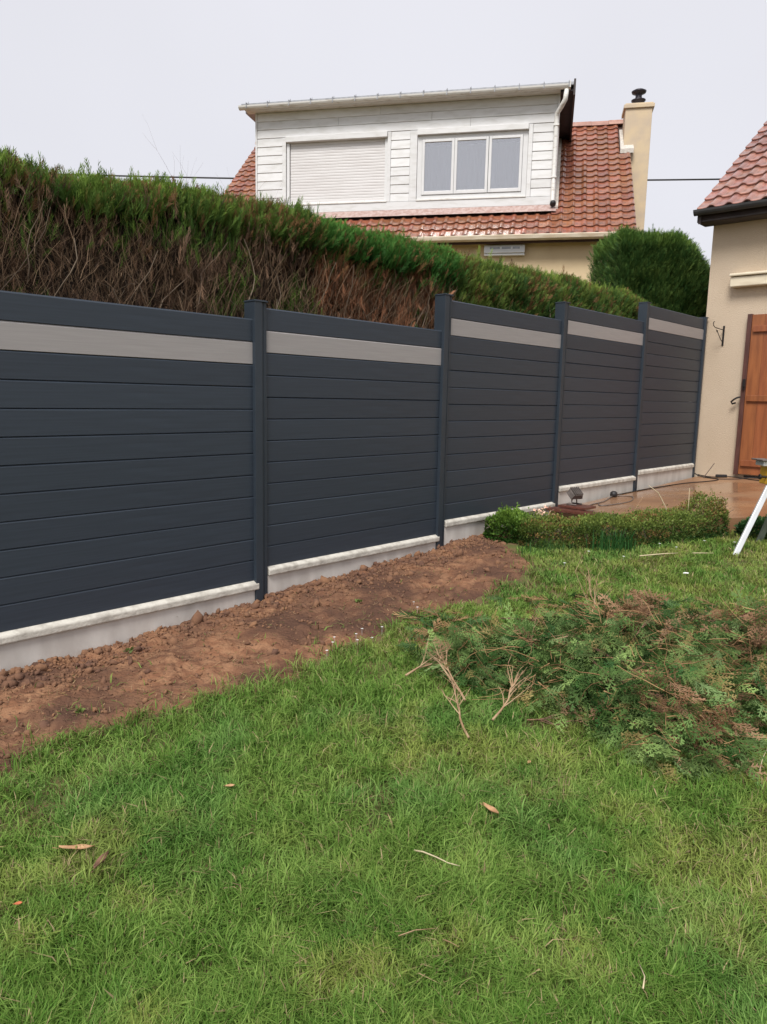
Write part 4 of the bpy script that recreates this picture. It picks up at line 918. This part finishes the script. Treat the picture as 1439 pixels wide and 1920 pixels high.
# ================================================================== LITTER ON THE LAWN
def leafobj(label, x, y, L, w, ang, m_, curl=.3, lift=.03, tilt=0, name='dead_leaf', cat='dead leaf'):
    n = 9; vs = []; fs = []
    for i in range(n):
        u = i / (n - 1); ww = w * math.sin(math.pi * min(max(u, .02), .99)) ** .8 * (1.1 - .3 * u)
        for j, v_ in enumerate((-1, -.5, 0, .5, 1)):
            vs.append((L * (u - .5), ww * v_, curl * w * v_ * v_ * 1.2 + .12 * L * (u - .5) ** 2 * 4 * .3 + (.02 * L * math.sin(u * 9 + v_ * 2))))
    for i in range(n - 1):
        for j in range(4): fs.append((i * 5 + j, i * 5 + j + 1, (i + 1) * 5 + j + 1, (i + 1) * 5 + j))
    vs += [(-.5 * L, .001, 0), (-.5 * L, -.001, 0), (-.68 * L, -.001, .004), (-.68 * L, .001, .004)]; fs.append((len(vs) - 4, len(vs) - 3, len(vs) - 2, len(vs) - 1))
    mb = MB().add(vs, fs).xf(Matrix.Rotation(math.radians(ang), 4, 'Z') @ Matrix.Rotation(math.radians(tilt), 4, 'X'))
    o_ = single(name, mb.mesh(name, m_, True), label, cat); o_.location = (x, y, float(ground_z(x, y)) + lift)
    so_ = o_.modifiers.new('thick', 'SOLIDIFY'); so_.thickness = .0008
    return o_
def twigobj(label, pts, r, m_, name='twig', cat='twig', lift=.035, sub=0):
    P2 = []
    for (x, y, dz) in pts: P2.append(Vector((x, y, float(ground_z(x, y)) + lift + dz)))
    c0 = P2[0].copy(); mb = MB().tube([p - c0 for p in P2], [r * (1 - .5 * i / (len(P2) - 1)) for i in range(len(P2))], 6)
    for i in range(sub):
        k = random.randint(1, len(P2) - 1); a = P2[k] - c0; d_ = (P2[k] - P2[k - 1]).normalized() + Vector((random.gauss(0, .5), random.gauss(0, .5), random.uniform(0, .3)))
        mb.tube([a, a + d_.normalized() * random.uniform(.03, .06)], r * .5, 4)
    o_ = single(name, mb.mesh(name, m_, True), label, cat); o_.location = c0
    return o_
leafobj('long pale brown dead leaf lying flat on grass at lower left', -.985, 2.226, .115, .013, 4, M_leafdead, lift=.045)
leafobj('curled dark brown dead leaf beside the long pale one at lower left', -.875, 2.15, .085, .012, 80, mat('dark_dead_leaf', (.24, .13, .08), .7, .4, 30), curl=.9, lift=.04)
leafobj('orange brown curled leaf on the grass right of centre', .40, 2.42, .078, .013, -52, M_leafdead, curl=.6, lift=.05)
leafobj('tiny orange red leaf fragment at the left edge of the grass', -1.05, 1.967, .022, .008, 20, M_redleaf, lift=.05)
leafobj('small tan leaf in the grass below the soil edge', -.557, 2.592, .036, .010, 10, M_leafdead, lift=.045)
leafobj('small tan leaf in the grass above the curled leaf', .60, 2.75, .03, .008, 60, M_leafdead, lift=.045)
leafobj('scrap of white paper on the far grass', 2.298, 5.453, .045, .022, 10, M_petal, lift=.04, name='paper_scrap', cat='scrap')
twigobj('pale peeled twig curving on the grass at centre right', [(.122, 2.193, 0), (.15, 2.18, .006), (.19, 2.148, .008), (.225, 2.126, .004), (.262, 2.118, 0)], .0030, M_straw, lift=.05)
twigobj('thin straw twig lying level in the near grass', [(.065, 1.832, 0), (.11, 1.842, .004), (.167, 1.851, 0)], .0016, M_twig, lift=.045)
twigobj('short reddish twig just right of the level straw twig', [(.187, 1.814, 0), (.205, 1.80, .003), (.228, 1.786, 0)], .0017, M_twig, lift=.045)
twigobj('upright pointing straw in the near grass at lower right', [(.672, 1.64, 0), (.688, 1.675, .004), (.69, 1.72, 0)], .0022, M_straw, lift=.045)
twigobj('thin pale stem in the grass at the right edge below the cuttings', [(1.49, 2.70, 0), (1.53, 2.76, .01), (1.58, 2.82, .02)], .0025, M_straw, lift=.04)
twigobj('pale stick on the far grass in front of the box hedge', [(2.15, 6.05, 0), (2.35, 6.08, .0), (2.5, 6.13, 0)], .006, M_straw, lift=.035)
twigobj('pale splinter lying on the far grass left of the stand', [(2.62, 6.12, 0), (2.8, 6.13, 0)], .005, M_straw, lift=.035)
# daisies and other small weeds
def daisy(x, y, s=.010):
    z = float(ground_z(x, y)) + .045; mb = MB(); mb.tube([(x, y, z - .05), (x, y, z)], .0006, 4)
    k = 9
    for i in range(k):
        a = 2 * math.pi * i / k; b = 2 * math.pi * (i + .8) / k
        mb.add([(x, y, z), (x + math.cos(a) * s, y + math.sin(a) * s, z + .002), (x + math.cos(b) * s, y + math.sin(b) * s, z + .002)], [(0, 1, 2)])
    return mb
for (t, s) in [(2.86, 3.01), (2.80, 2.96), (2.98, 2.95), (3.06, 2.98), (2.92, 2.88), (3.15, 2.9), (3.0, 2.84), (3.62, 3.02), (3.7, 3.12), (2.7, 2.9)]:
    x, y = f2w(t, s); single('daisy', daisy(x, y, .008).mesh('daisy', M_petal), 'tiny white daisy in the grass at the edge of the bare soil', 'daisy', group='daisies at the soil edge')
for (x, y) in [(1.75, 6.15), (2.55, 6.3), (2.9, 6.55), (2.45, 6.42), (2.0, 6.0), (3.1, 6.4), (1.45, 5.75), (3.2, 5.6)]:
    single('daisy', daisy(x, y, .012).mesh('daisy', M_petal), 'small white daisy in the far grass near the box hedge', 'daisy', group='daisies by the box hedge')
def weed(label, x, y, z, s, n, c):
    V_, F_ = leaf_t(0, .5); n_ = n; a = rng.uniform(0, 6.28, n_); D_ = np.stack([np.cos(a), np.sin(a), rng.uniform(.2, .8, n_)], -1)
    me = multi('leaves', [(V_, F_)], np.zeros((n_, 3)) + rng.normal(0, s * .25, (n_, 3)) * np.array([1, 1, .2]), orient(D_), rng.uniform(.6, 1.2, n_) * s, M_leaf, np.tile(np.array(c), (n_, 1)) * rng.uniform(.7, 1.2, (n_, 1)))
    o_ = single('weed', me, label, 'weed'); o_.location = (x, y, z + .01)
for t, s, lab in ((2.02, 3.84, 'small pale green weed in the soil near the first plinth'), (3.55, 3.5, 'little green weed in the middle of the bare soil'), (1.45, 3.25, 'green weed on the soil edge at far left')):
    x, y = f2w(t, s); weed(lab, x, y, float(soil_z(np.array(t), np.array(s))), .035, 14, (.16, .22, .06))

# ================================================================== CONIFER CUTTINGS
def frond(L=.30, n=9, seed=0, w=.0045):
    """flat conifer branchlet: axis along +z, side shoots with short leaflets"""
    g = np.random.default_rng(seed); V_ = []; F_ = []
    def strip(a, b, w0, w1, nrm):
        a = np.array(a, float); b = np.array(b, float); d_ = b - a; q = np.cross(d_, nrm); q /= np.linalg.norm(q) + 1e-9
        o_ = len(V_); V_.extend([a - q * w0, a + q * w0, b + q * w1, b - q * w1]); F_.append((o_, o_ + 1, o_ + 2, o_ + 3))
    def ax(u): return np.array([.04 * L * math.sin(3 * u + seed), -.22 * L * u * u, L * u])
    for i in range(5): strip(ax(i / 5), ax((i + 1) / 5), w * .5 * (1.1 - i / 5), w * .5 * (.9 - i / 5), (0, 1, 0))
    for i in range(n):
        for sg in (-1, 1):
            u = .12 + .85 * (i + (.3 if sg > 0 else 0)) / n; p = ax(u); l = L * .42 * (1.08 - u) ** .7 * g.uniform(.75, 1.15); a = math.radians(48 + g.uniform(-8, 8))
            d_ = np.array([sg * math.sin(a), -.25 + g.uniform(-.2, .2), math.cos(a)]); d_ /= np.linalg.norm(d_); e_ = p + d_ * l + np.array([0, -.12 * l, 0])
            strip(p, e_, w * .55, w * .25, (0, 1, 0))
            m2 = max(2, int(l / .018))
            for j in range(m2):
                for s2 in (-1, 1):
                    uu = (j + .6) / m2; q = p + (e_ - p) * uu; l2 = .020 * (1.15 - uu * .7) * g.uniform(.8, 1.3); a2 = a - s2 * math.radians(38)
                    dd = np.array([sg * math.sin(a2), g.uniform(-.2, .1), math.cos(a2)]); strip(q, q + dd * l2, w * .62, w * .3, (g.uniform(-.3, .3), 1, 0))
    return np.array(V_), np.array(F_)
FRD = [frond(.20, 5, i, .0062) for i in range(1, 7)]
def bend(tpl, k, tw):
    v, f = tpl; v = v.copy(); L = v[:, 2].max(); u = v[:, 2] / L; v[:, 1] -= k * L * u * u; v[:, 0] += tw * L * u * u; return v, f
FRD = [bend(f_, k_, w_) for f_, k_, w_ in zip(FRD, (.1, .5, .3, .8, -.3, .2), (.2, -.3, .4, 0, -.2, .5))]
PILE = np.array([(.30, 3.62), (.22, 3.9), (.6, 4.10), (1.0, 4.20), (1.4, 4.26), (1.9, 4.00), (2.6, 3.8), (3.1, 3.45), (2.5, 2.98), (1.95, 2.98), (1.62, 3.02), (1.45, 2.70), (1.1, 2.72), (.98, 3.0), (.75, 3.25), (.55, 3.38)])
def inpoly(x, y, P):
    r = np.zeros(len(x), bool); j = len(P) - 1
    for i in range(len(P)):
        c = ((P[i, 1] > y) != (P[j, 1] > y)) & (x < (P[j, 0] - P[i, 0]) * (y - P[i, 1]) / (P[j, 1] - P[i, 1] + 1e-12) + P[i, 0]); r ^= c; j = i
    return r
def edist(x, y, P):
    d_ = np.full(len(x), 9.)
    for i in range(len(P)):
        a, b = P[i - 1], P[i]; ab = b - a; u = np.clip(((x - a[0]) * ab[0] + (y - a[1]) * ab[1]) / (ab @ ab), 0, 1); d_ = np.minimum(d_, np.hypot(x - a[0] - ab[0] * u, y - a[1] - ab[1] * u))
    return d_
def pile_h(x, y):
    ins = inpoly(x, y, PILE); d_ = edist(x, y, PILE) * np.where(ins, 1, -1); h = np.clip(d_ / .42, 0, 1) ** .6 * .24 * (.55 + .9 * fbm(x, y, 2.6, 2, 401)) * np.clip(.6 + (x - .2) / 1.4, .6, 1.25)
    return np.where(ins, h, 0)
n = 14000; x = rng.uniform(.1, 3.1, n); y = rng.uniform(2.6, 4.75, n); k = inpoly(x, y, PILE); dn = fbm(x, y, 3.2, 3, 410)
k &= (dn > .36) | (rng.random(n) < .35); k &= rng.random(n) < np.where(y > 4.15, .55, 1.0); x, y = x[k][:4000], y[k][:4000]; n = len(x)
h = pile_h(x, y); z = ground_z(x, y) + .03 + h * rng.uniform(.15, 1.05, n)
a = np.where(y < 3.35, rng.normal(-1.5, .8, n), rng.normal(3.0, 1.3, n)); D_ = np.stack([np.cos(a), np.sin(a), rng.normal(-.05, .45, n)], -1)
# a branchlet lies flat: its own y axis (leaf normal) points up
zz = D_ / np.linalg.norm(D_, axis=1)[:, None]; up = np.array([0, 0, 1.]) + rng.normal(0, .8, (n, 3)); xx = np.cross(up, zz); xx /= np.linalg.norm(xx, axis=1)[:, None]; yy2 = np.cross(zz, xx)
Rm = np.stack([xx, yy2, zz], -1)
u = np.clip(rng.normal(.4, .28, n) + (fbm(x, y, 2.8, 2, 420) - .5), 0, 1); c = lerp((.034, .096, .022), (.27, .385, .12), u) * rng.uniform(.5, 1.25, (n, 1))
gl = rng.random(n) < .07; c[gl] = np.array([.18, .27, .10]) * rng.uniform(.8, 1.2, (gl.sum(), 1))
red = (x > 1.75) & (y > 3.35) & (rng.random(n) < .45) | ((x - 1.42) ** 2 / .02 + (y - 3.95) ** 2 / .03 < 1) & (rng.random(n) < .9) | (x > 1.15) & (x < 1.5) & (y < 3.15) & (y > 2.85) & (rng.random(n) < .35)
c[red] = lerp((.20, .105, .055), (.36, .22, .13), rng.random(red.sum()))
yl = rng.random(n) < .06; c[yl] = (.30, .24, .09); bw = rng.random(n) < .05; c[bw] = lerp((.16, .09, .055), (.36, .22, .13), rng.random(bw.sum()))
Rm2 = Rm
tvs = []
me = multi('conifer_cuttings', FRD, np.stack([x, y, z], -1), Rm2, np.where(y < 3.3, rng.uniform(.42, .85, n), rng.uniform(.32, .80, n)), M_needle, c)
single('conifer_cuttings', me, 'heap of green and browned conifer cuttings lying on the lawn at right', 'cuttings', kind='stuff')
def pile_twigs(n):
    x = rng.uniform(.15, 3.0, n * 6); y = rng.uniform(2.65, 4.7, n * 6); k = inpoly(x, y, PILE) & ((fbm(x, y, 3.5, 3, 470) > .47) | (x > 1.7) & (y > 3.3)); x, y = x[k][:n], y[k][:n]; n = len(x)
    z = ground_z(x, y) + .03 + pile_h(x, y) * rng.uniform(.6, 1.1, n); K = 5; a = rng.uniform(0, 6.28, n); a = np.where(fbm(x, y, 2, 2, 480) > .5, rng.normal(2.3, .6, n), a)
    d_ = np.stack([np.cos(a), np.sin(a), rng.normal(.08, .2, n)], -1); p = np.stack([x, y, z], -1); L_ = rng.gamma(3, .035, n) + .04; R_ = rng.uniform(.0012, .0032, n); pts = [p]
    for i in range(K - 1): d_ = d_ + rng.normal(0, .22, (n, 3)); d_ /= np.linalg.norm(d_, axis=1)[:, None]; p = p + d_ * (L_ / (K - 1))[:, None]; pts.append(p)
    pts = np.stack(pts, 1); ring = []
    for j in range(3):
        aa = 2 * math.pi * j / 3; o_ = np.zeros((n, K, 3)); tp = np.linspace(1, .4, K)[None]; o_[..., 2] = math.cos(aa) * R_[:, None] * tp; o_[..., 0] = math.sin(aa) * R_[:, None] * tp; ring.append(pts + o_)
    V_ = np.stack(ring, 2).reshape(-1, 3); f_ = np.array([[k * 3 + j, k * 3 + (j + 1) % 3, (k + 1) * 3 + (j + 1) % 3, (k + 1) * 3 + j] for k in range(K - 1) for j in range(3)])
    c = np.repeat(lerp((.18, .09, .045), (.52, .32, .16), rng.random(n)), K * 3, 0); return npmesh('cut_twigs', V_, (f_[None] + (np.arange(n) * K * 3)[:, None, None]).reshape(-1, 4), M_deadspray, c)
single('cut_twigs', pile_twigs(1100), 'tangle of fine brown twigs mixed through the heap of conifer cuttings', 'twigs', kind='stuff')
# thin scattered clippings around the heap and toward the soil
n = 1500; x = rng.uniform(.1, 2.3, n); y = rng.uniform(4.0, 4.95, n); k = fbm(x, y, 2.5, 3, 440) > .45; k &= ~in_soil(x, y); k &= rng.random(n) < np.clip(1.3 - np.abs(y - 4.35) * 1.6, .03, 1); x, y = x[k], y[k]; n = len(x)
a = rng.uniform(0, 6.28, n); D_ = np.stack([np.cos(a), np.sin(a), rng.normal(0, .15, n)], -1)
c = np.where((rng.random(n) < .65)[:, None], lerp((.04, .10, .03), (.10, .18, .06), rng.random(n)), lerp((.20, .11, .06), (.38, .24, .12), rng.random(n)))
single('scattered_clippings', multi('scattered_clippings', SPR + SPRN, np.stack([x, y, ground_z(x, y) + .04], -1), orient(D_), rng.uniform(.6, 1.3, n), M_needle, c), 'thin scatter of small clippings between the heap and the soil', 'clippings', kind='stuff')

def cut_branch(label, p0, p1, nsub, r, m_, spread=.5, h0=.05, h1=.12, fine=3, seed=0, sl=(.35, .6)):
    """a cut bare branch: thick butt at p0, forking side twigs toward p1"""
    rnd = random.Random(seed); x0, y0 = p0; x1, y1 = p1; z0 = float(ground_z(x0, y0)) + h0; z1 = float(ground_z(x1, y1)) + h1
    a = Vector((x0, y0, z0)); b = Vector((x1, y1, z1)); L = (b - a).length; d_ = (b - a).normalized()
    Tn = Thing('cut_branch', label, 'branch', WR, tuple(a)); mb = MB(); pts = [a + d_ * L * i / 5 + Vector((rnd.gauss(0, .012), rnd.gauss(0, .012), rnd.gauss(0, .008))) * (i > 0) for i in range(6)]
    mb.tube(pts, [r * (1 - .13 * i) for i in range(6)], 6); Tn.part('stem', mb, m_, smooth=True)
    tw = MB()
    for i in range(nsub):
        k = rnd.uniform(.6, 4.6); q = pts[int(k)].lerp(pts[int(k) + 1], k % 1); dd = (d_ + Vector((rnd.gauss(0, spread), rnd.gauss(0, spread), rnd.uniform(-.1, .5)))).normalized(); l = L * rnd.uniform(*sl) * (1.1 - k / 7)
        pp = [q]; 
        for j in range(4): dd = (dd + Vector((rnd.gauss(0, .14), rnd.gauss(0, .14), rnd.gauss(0, .08)))).normalized(); q = q + dd * l / 4; pp.append(q)
        tw.tube(pp, [r * .5, r * .42, r * .34, r * .26, r * .15], 4)
        for f_ in range(fine):
            q2 = pp[rnd.randint(1, 4)]; d2 = (dd + Vector((rnd.gauss(0, .6), rnd.gauss(0, .6), rnd.uniform(-.1, .4)))).normalized(); e2 = q2 + d2 * l * rnd.uniform(.2, .45)
            tw.tube([q2, (q2 + e2) / 2 + Vector((rnd.gauss(0, .006),) * 3), e2], [r * .22, r * .17, r * .1], 3)
    Tn.part('twigs', tw, m_, kind='stuff')
cut_branch('bare orange brown forked branch lying lowest left of the heap, pointing down', (.385, 2.975), (.345, 3.30), 7, .0065, M_twig, .35, .03, .10, seed=1)
cut_branch('bare branch with several upright orange twigs left of the heap', (.40, 3.28), (.31, 3.62), 8, .006, M_twig, .4, .05, .16, seed=2)
cut_branch('pale tan fan of bare twigs just right of the forked branches', (.50, 3.08), (.66, 3.36), 10, .006, M_twig, .4, .05, .16, seed=3)
cut_branch('bare brown branch with cut end at the far left tip of the heap', (.13, 3.60), (.42, 3.84), 6, .006, M_twig, .25, .05, .10, seed=4)
cut_branch('tall light brown dry branch sticking up at the top of the heap', (1.28, 4.25), (1.42, 4.92), 9, .006, M_twig, .3, .06, .16, seed=5)
cut_branch('thick brown branch running diagonally through the middle of the heap', (1.0, 3.62), (1.42, 3.22), 6, .010, M_twigd, .3, .20, .17, seed=6)
cut_branch('dark curved thick branch end poking up at the right edge', (2.16, 4.12), (1.82, 3.92), 3, .012, M_twigd, .3, .20, .14, seed=7)
cut_branch('second dark branch end poking up at the right edge, lower one', (2.30, 3.82), (1.95, 3.66), 4, .010, M_twigd, .35, .24, .16, seed=8)
cut_branch('bundle of reddish bare twigs across the right part of the heap', (1.72, 3.98), (2.12, 3.52), 12, .007, M_twigd, .35, .20, .20, seed=9, sl=(.4, .8))
cut_branch('grey pink twig bundle in the lower middle of the heap', (1.02, 3.45), (1.26, 3.0), 9, .007, M_twigd, .4, .19, .12, seed=10)
cut_branch('fine light orange twigs spread over the lower lobe of the heap', (1.12, 3.2), (1.42, 2.86), 10, .005, M_twig, .5, .16, .12, seed=11)
cut_branch('thin brown twig lying in front of the lower middle of the heap', (.66, 3.12), (.88, 3.06), 3, .004, M_twigd, .3, .03, .05, seed=12)
cut_branch('brown branch along the upper back edge of the heap', (.72, 4.3), (1.12, 4.12), 7, .006, M_twigd, .35, .10, .12, seed=13)
cut_branch('light twiggy branch lying across the centre of the heap', (.75, 3.72), (1.1, 3.85), 8, .006, M_twig, .4, .16, .16, seed=14)
cut_branch('short red brown tuft of dead twigs at the top centre of the heap', (1.38, 4.02), (1.40, 3.78), 12, .005, M_twigd, .4, .22, .16, seed=15, sl=(.5, .9))

# ================================================================== GRASS
NG = 600000
rr_ = .9 + (rng.random(NG) ** 1.5) * 8.9; an = np.where(rng.random(NG) < .72, rng.uniform(-34, 32, NG), rng.uniform(-44, 58, NG)) * math.pi / 180
x = rr_ * np.tan(an) * 1.0; y = rr_
x = x + rng.normal(0, .02, NG)
t, s = w2f(x, y)
es = soil_edge(t) - .07 + (fbm(x, y, 5, 4, 3) - .5) * .46 + rng.normal(0, .03, NG) + np.where(rng.random(NG) < .13, rng.exponential(.17, NG), 0) * (fbm(x, y, 11, 2, 4) > .5)
ok = (s < es) | ((t > 6.1) & (s < 4.0))
terr = inpoly(t, s, np.array(poly)); ok &= ~terr
ok &= ~((t > 5.2) & (s > 3.5)); ok &= (t < 11)
# a few bare spots in the lawn
bare_ = fbm(x, y, 4.2, 3, 500); ok &= (bare_ > .33) | (rng.random(NG) < .35)
x, y, rr_ = x[ok], y[ok], rr_[ok]; t, s = t[ok], s[ok]; n = len(x)
z = ground_z(x, y) - .006
tall = fbm(x, y, 2.4, 3, 510); clump = fbm(x, y, 16, 2, 520)
Lb = (.022 + .040 * tall + .026 * clump) * rng.uniform(.6, 1.35, n); Lb *= np.where(rr_ > 4.5, .9, 1)
a0 = (fbm(x, y, 3.2, 2, 530) * 4 + fbm(x, y, 12, 2, 540) * 3) * math.pi; az_ = a0 + rng.normal(0, 1.5, n)
ln = np.clip(rng.normal(.95, .45, n), .1, 2.0)
wd = (.0008 + .00036 * rr_ ** .9) * np.exp(rng.normal(0, .38, n))
dx, dy = np.cos(az_), np.sin(az_); qa = az_ + math.pi / 2 + rng.normal(0, .5, n); qx, qy = np.cos(qa) * wd, np.sin(qa) * wd
V = np.zeros((n, 5, 3)); P0 = np.stack([x, y, z], -1)
P1 = P0 + np.stack([dx * Lb * ln * .35, dy * Lb * ln * .35, Lb * .62], -1)
P2 = P1 + np.stack([dx * Lb * ln * .55, dy * Lb * ln * .55, Lb * np.clip(.55 - ln * .35, -.1, .6)], -1)
Q = np.stack([qx, qy, np.zeros(n)], -1)
V[:, 0] = P0 - Q; V[:, 1] = P0 + Q; V[:, 2] = P1 + Q * .85; V[:, 3] = P1 - Q * .85; V[:, 4] = P2
b = (np.arange(n) * 5)[:, None]
Ft = np.concatenate([b + np.array([[0, 1, 2]]), b + np.array([[0, 2, 3]]), b + np.array([[3, 2, 4]])])
pt = fbm(x, y, 2.2, 3, 550); pt2 = fbm(x, y, 7, 3, 560); v_ = rng.random(n)
c = lerp((.090, .195, .028), (.255, .375, .088), np.clip(v_ ** 1.3 * .9 + (pt2 - .5) * 1.0 + .1, 0, 1))
blu = np.clip((fbm(x, y, 3.1, 3, 570) - .5) * 5, 0, 1)[:, None]; c = c * (1 - blu * .38 + blu * .38 * np.array([.62, .90, 1.2]))
yel = np.clip((pt - .52) * 3 + (pt2 - .5) * 3.0 + (x - .3) * .14, 0, .9)[:, None]; c = c * (1 - yel * .42) + np.array([.36, .35, .09]) * yel * .42
dry = rng.random(n) < (.03 + .09 * yel[:, 0]); c[dry] = np.array([.42, .33, .18]) * rng.uniform(.6, 1.2, (dry.sum(), 1))
es2 = soil_edge(t) - s; nearsoil = np.clip(1 - es2 / .25, 0, 1); m_ = rng.random(n) < nearsoil * .3; c[m_] = np.array([.20, .14, .07])
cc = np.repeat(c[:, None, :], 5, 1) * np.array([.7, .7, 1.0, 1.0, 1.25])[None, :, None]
nw = 9000; xw = rng.uniform(-1.9, 3.6, nw); yw = 1.4 + rng.random(nw) ** 1.4 * 5; tw_, sw_ = w2f(xw, yw); kk_ = (fbm(xw, yw, 4, 3, 600) > .56) & (sw_ < soil_edge(tw_) - .02) & (np.abs(xw) < .62 * yw + .3); xw, yw = xw[kk_], yw[kk_]; nw = len(xw)
aw_ = rng.uniform(0, 6.28, nw); Dw = np.stack([np.cos(aw_), np.sin(aw_), rng.uniform(.1, .8, nw)], -1)
cw = lerp((.09, .17, .035), (.20, .30, .08), rng.random(nw))
single('lawn_weeds', multi('lawn_weeds', LEAF, np.stack([xw, yw, ground_z(xw, yw) + rng.uniform(.012, .038, nw)], -1), orient(Dw), rng.uniform(.008, .018, nw), M_leaf, cw), 'small clover and broad leaved weeds mixed in the lawn', 'weeds', kind='stuff')
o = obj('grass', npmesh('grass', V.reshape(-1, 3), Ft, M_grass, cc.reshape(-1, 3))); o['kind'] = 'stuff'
o['label'] = 'short uneven green lawn grass with yellowish patches'; o['category'] = 'grass'
print('tiles', ntile, 'grass', n)
